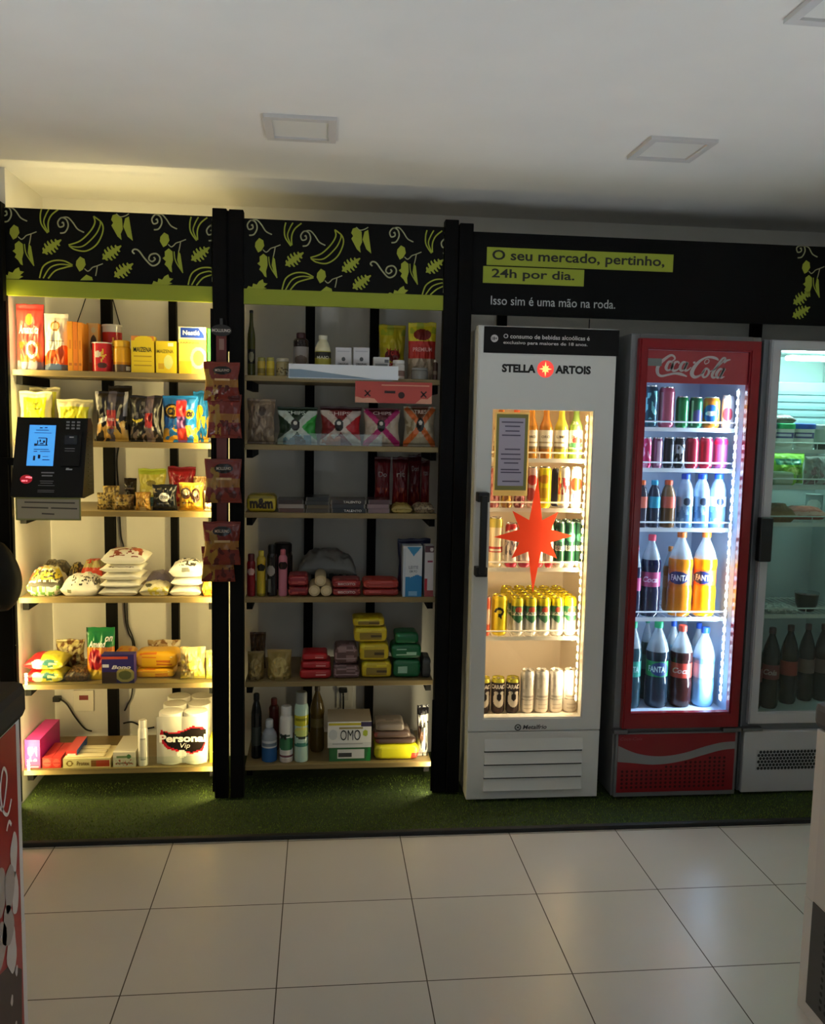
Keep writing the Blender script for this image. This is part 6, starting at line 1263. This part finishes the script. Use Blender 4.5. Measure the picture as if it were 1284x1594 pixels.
# ================================================================== IN THE THIRD COOLER
D1, D2, D3, D4, D5 = zs(1.583), zs(1.421), zs(1.252), zs(.829), .3768
for a, b, c2, lb in ((1196, 1212, '#1f2c4c', 'dark-labelled white tub cut off by the left door edge'), (1213, 1243, '#22b06a', 'white tub with a bright green lid'), (1245, 1275, '#1f54c0', 'white tub with a bright blue lid')):
    bt(D1, a, b, 659, lb + ' on third cooler\'s top shelf', 'tub', '#e2e6dc', [('r', .1, .55, .9, .82, '#5a5a8a'), ('r', .25, .64, .75, .74, '#cfd0dc'), ('e', .5, .25, .3, .12, '#c9c9b8')], cap=c2, cap_name='lid', name='dairy_tub', cat='tub', Y=3.70, group='white dairy tubs')
bt(D1, 1277, 1305, 661, 'pale tub with a dark base at the right picture edge on third cooler\'s top shelf', 'tub', '#b9c8be', [('r', -1, 0, 2, .35, '#2a3a34')], cap='#c4ccc8', cap_name='lid', name='dairy_tub', cat='tub', Y=3.70)
zb = D1
pl(D1 + geo(1213, 1243, 659, 3.70, D1)[2] + .001, 1208, 1240, 645, 'flat pinkish pack lying on the white tubs', '#8a6a70', [('r', .1, .6, .9, .9, '#cfe4dc')], d=.1, Y=3.72, seed=200, name='ham_pack', cat='pack')
pl(D2, 1204, 1242, 735, 'clear tray pack of green salad in front on third cooler\'s second shelf', '#a8b89a', [('r', .1, .2, .85, .6, '#c0c9b8'), ('r', .7, 0, 1, 1, '#8fd03a')], d=.12, Y=3.70, seed=201, name='salad_pack', cat='pack', e1=.4)
pc(D2, 1203, 1258, 704, 'bright green bag with a blue-green label on third cooler\'s second shelf', '#8cc43a', [('r', .1, .6, .85, .8, '#3f8f7a'), ('r', .2, .66, .75, .74, '#9fc8b0'), ('n', 0, 0, 1, .55, 7, .1, 3, '#6a9a34'), ('e', .6, .4, .2, .14, '#c8dc7a')], d=.08, Y=3.83, seed=202, name='salad_bag')
pc(D2, 1259, 1296, 708, 'clear crinkled bag at the right picture edge on third cooler\'s second shelf', '#a9aaa6', [('n', 0, 0, 1, .6, 6, .1, 3, '#9a7a80')], d=.08, Y=3.75, seed=203, name='clear_bag')
for k, (a, b, t_, c1, c2, lb) in enumerate(((1200, 1240, 785, '#7a5a30', '#8a6a3a', 'brown flat pack at the left on third cooler\'s third shelf'), (1226, 1290, 789, '#a85a48', '#c89a8a', 'orange-pink flat pack at the right on third cooler\'s third shelf'))):
    pl(D3, a, b, t_, lb, c1, [('r', 0, .3, 1, .6, c2)], d=.11, Y=3.70 + .13 * k, seed=205 + k, name='meat_pack', cat='pack')
bt(D3, 1262, 1286, 770, 'round pale tub standing at the back on third cooler\'s third shelf', 'tin', '#8d9ea0', [('e', .5, .5, .3, .3, '#c4d0cc')], cap='#9fb0b0', cap_name='lid', name='dairy_tub', cat='tub', Y=3.95)
# bowl and foil on the fourth shelf
x, w, h = geo(1248, 1283, 925, 3.72, D4)
t = thing('bowl', 'round black bowl with a silver rim on third cooler\'s fourth shelf', 'bowl', (x, 3.72 + w / 2, D4))
r = w / 2
MB().lathe([(r * .55, 0), (r * .62, .002), (r * .88, h * .4), (r * .97, h * .92), (r * .93, h * .92), (r * .82, h * .4), (r * .5, h * .08), (r * .05, h * .08)], 28).build('body', M('#15171a', .3), t, smooth=40)
MB().lathe([(r * .93, h * .921), (r * 1.0, h * .925), (r * 1.0, h), (r * .93, h)], 28).build('rim', M('#b8bcbe', .25, .9), t, smooth=40)
pl(D4, 1196, 1246, 944, 'crumpled silver foil tray pack lying on third cooler\'s fourth shelf', '#b4beb8', [('n', 0, 0, 1, 1, 9, .0, 3, '#e0e8e2')], [('n', 0, 0, 1, 1, 9, .0, 3, '#e0e8e2')], d=.13, Y=3.70, seed=210, name='foil_tray', cat='tray', wr=.012, rough=.2)
CT = ' on third cooler\'s floor'
for a, b, t_, Y, lab, lb in ((1172, 1191, 990, 3.70, '#8a4a50', 'dark bottle cut off by the left door edge'), (1193, 1220, 980, 3.70, '#8a3a40', 'dark cola bottle with a red label, first from the left'), (1222, 1248, 976, 3.76, '#b04a3a', 'dark cola bottle with an orange-red label, second from the left'), (1250, 1274, 974, 3.80, '#8a7470', 'dark bottle with a pale label, third from the left'), (1275, 1299, 974, 3.80, '#7a6a68', 'dark bottle with a dull label at the right picture edge')):
    pet(D5, a, b, t_, '#23282b', '#4a3438', lab, lb + CT, 'Cola' if '8a3a' in lab else None, '#d8b8b8', 1.5, Y=Y, sh=.3, grp='dark cola bottles in the third cooler')

# ================================================================== WALL FITTINGS AND CABLES
def outlet(x, z, w, h, label, red=True):
    t = thing('wall_outlet', label, 'socket', (x, YB, z), None)
    MB().box(-w / 2, w / 2, -.012, -.0002, -h / 2, h / 2, bev=.003).build('plate', M('#e6e2d6', .4), t)
    if red: MB().box(-w * .2, w * .24, -.0135, -.0121, h * .05, h * .27).build('switch', M('#7a1f16', .4), t)
    else: MB().box(-w * .25, w * .25, -.0135, -.0121, -h * .2, h * .2).build('socket_face', M('#cfcbc0', .4), t)
    return t
x, z = at(130, 1091, 4.19); outlet(x, z, .095, .105, 'white wall outlet with a dark red switch above the bottom lit shelf')
x, z = at(536, 1082, 4.19); outlet(x, z, .080, .13, 'white wall outlet behind the white soap powder box', False)
BC = M('#141312', .5)
def cable(name, label, pts, r=.0035, plug=None):
    t = thing(name, label, 'cable', pts[0])
    o = Vector(pts[0]); P = [Vector(p) - o for p in spline(pts, 8)]
    MB().tube(P, r, 8).build('cord', BC, t, smooth=True)
    if plug: a, b = plug; MB().box(a[0] - o.x, b[0] - o.x, a[1] - o.y, b[1] - o.y, a[2] - o.z, b[2] - o.z, bev=.004).build('plug', BC, t)
    return t
def P_(x, y, Y=4.19): q = at(x, y, Y); return (q[0], Y, q[1])
a = P_(90, 1087); cable('power_cable', 'black power cable with a plug hanging above the bottom lit shelf', [(a[0] + .012, 4.178, a[2]), P_(104, 1096, 4.178), P_(117, 1116, 4.178), P_(132, 1134, 4.178), (P_(143, 1142, 4.178)[0], 4.178, .155)], .0042, ((a[0] - .028, 4.165, a[2] - .012), (a[0] + .016, 4.199, a[2] + .012)))
a = P_(534, 1073); cable('power_cable', 'black plug with a straight cord behind the white soap powder box', [(a[0], 4.17, a[2] - .008), (a[0] + .002, 4.17, a[2] - .06), (a[0] + .001, 4.17, a[2] - .14), (a[0], 4.17, .16)], .004, ((a[0] - .02, 4.16, a[2] - .01), (a[0] + .02, 4.1865, a[2] + .012)))
cable('power_cable', 'black cord hanging down beside the left rear post of the lit unit', [P_(186, 690), P_(182, 715), P_(184, 760), P_(188, 830), P_(193, 856), P_(193, 905), P_(195, 960), P_(200, 985), P_(207, 1006), P_(206, 1075), P_(198, 1098), (P_(194, 1118)[0], 4.19, .25)], .0035)
cable('power_cable', 'second thin black cord hanging right of the left rear post of the lit unit', [P_(198, 930), P_(199, 970), P_(206, 990), P_(210, 1010), P_(209, 1050)], .003)
cable('power_cable', 'thin dark cord slanting left under the header panel of the lit unit', [P_(134, 462), P_(128, 480), P_(121, 500), P_(114, 520)], .0025)
cable('power_cable', 'thin dark cord slanting right of the left rear post under the header panel', [P_(175, 464), P_(180, 482), P_(187, 507)], .0025)
cable('power_cable', 'black looped cord behind the white spray can', [P_(192, 1126), P_(205, 1124), P_(217, 1129), P_(226, 1134), P_(240, 1132)], .004)
cable('power_cable', 'thin dark cord curling above the top of the white cooler', [(.955, 3.9, 2.0725), (.95, 3.9, 2.095), (.975, 3.9, 2.108), (1.0, 3.9, 2.10), (1.008, 3.9, 2.0725)], .0025)
cable('power_cable', 'thin dark cord rising behind the right top corner of the white cooler', [(1.18, 4.0, 2.0725), (1.20, 4.0, 2.11), (1.25, 4.05, 2.12), (1.27, 4.1, 2.16), (1.27, 4.1, 2.3)], .0025)
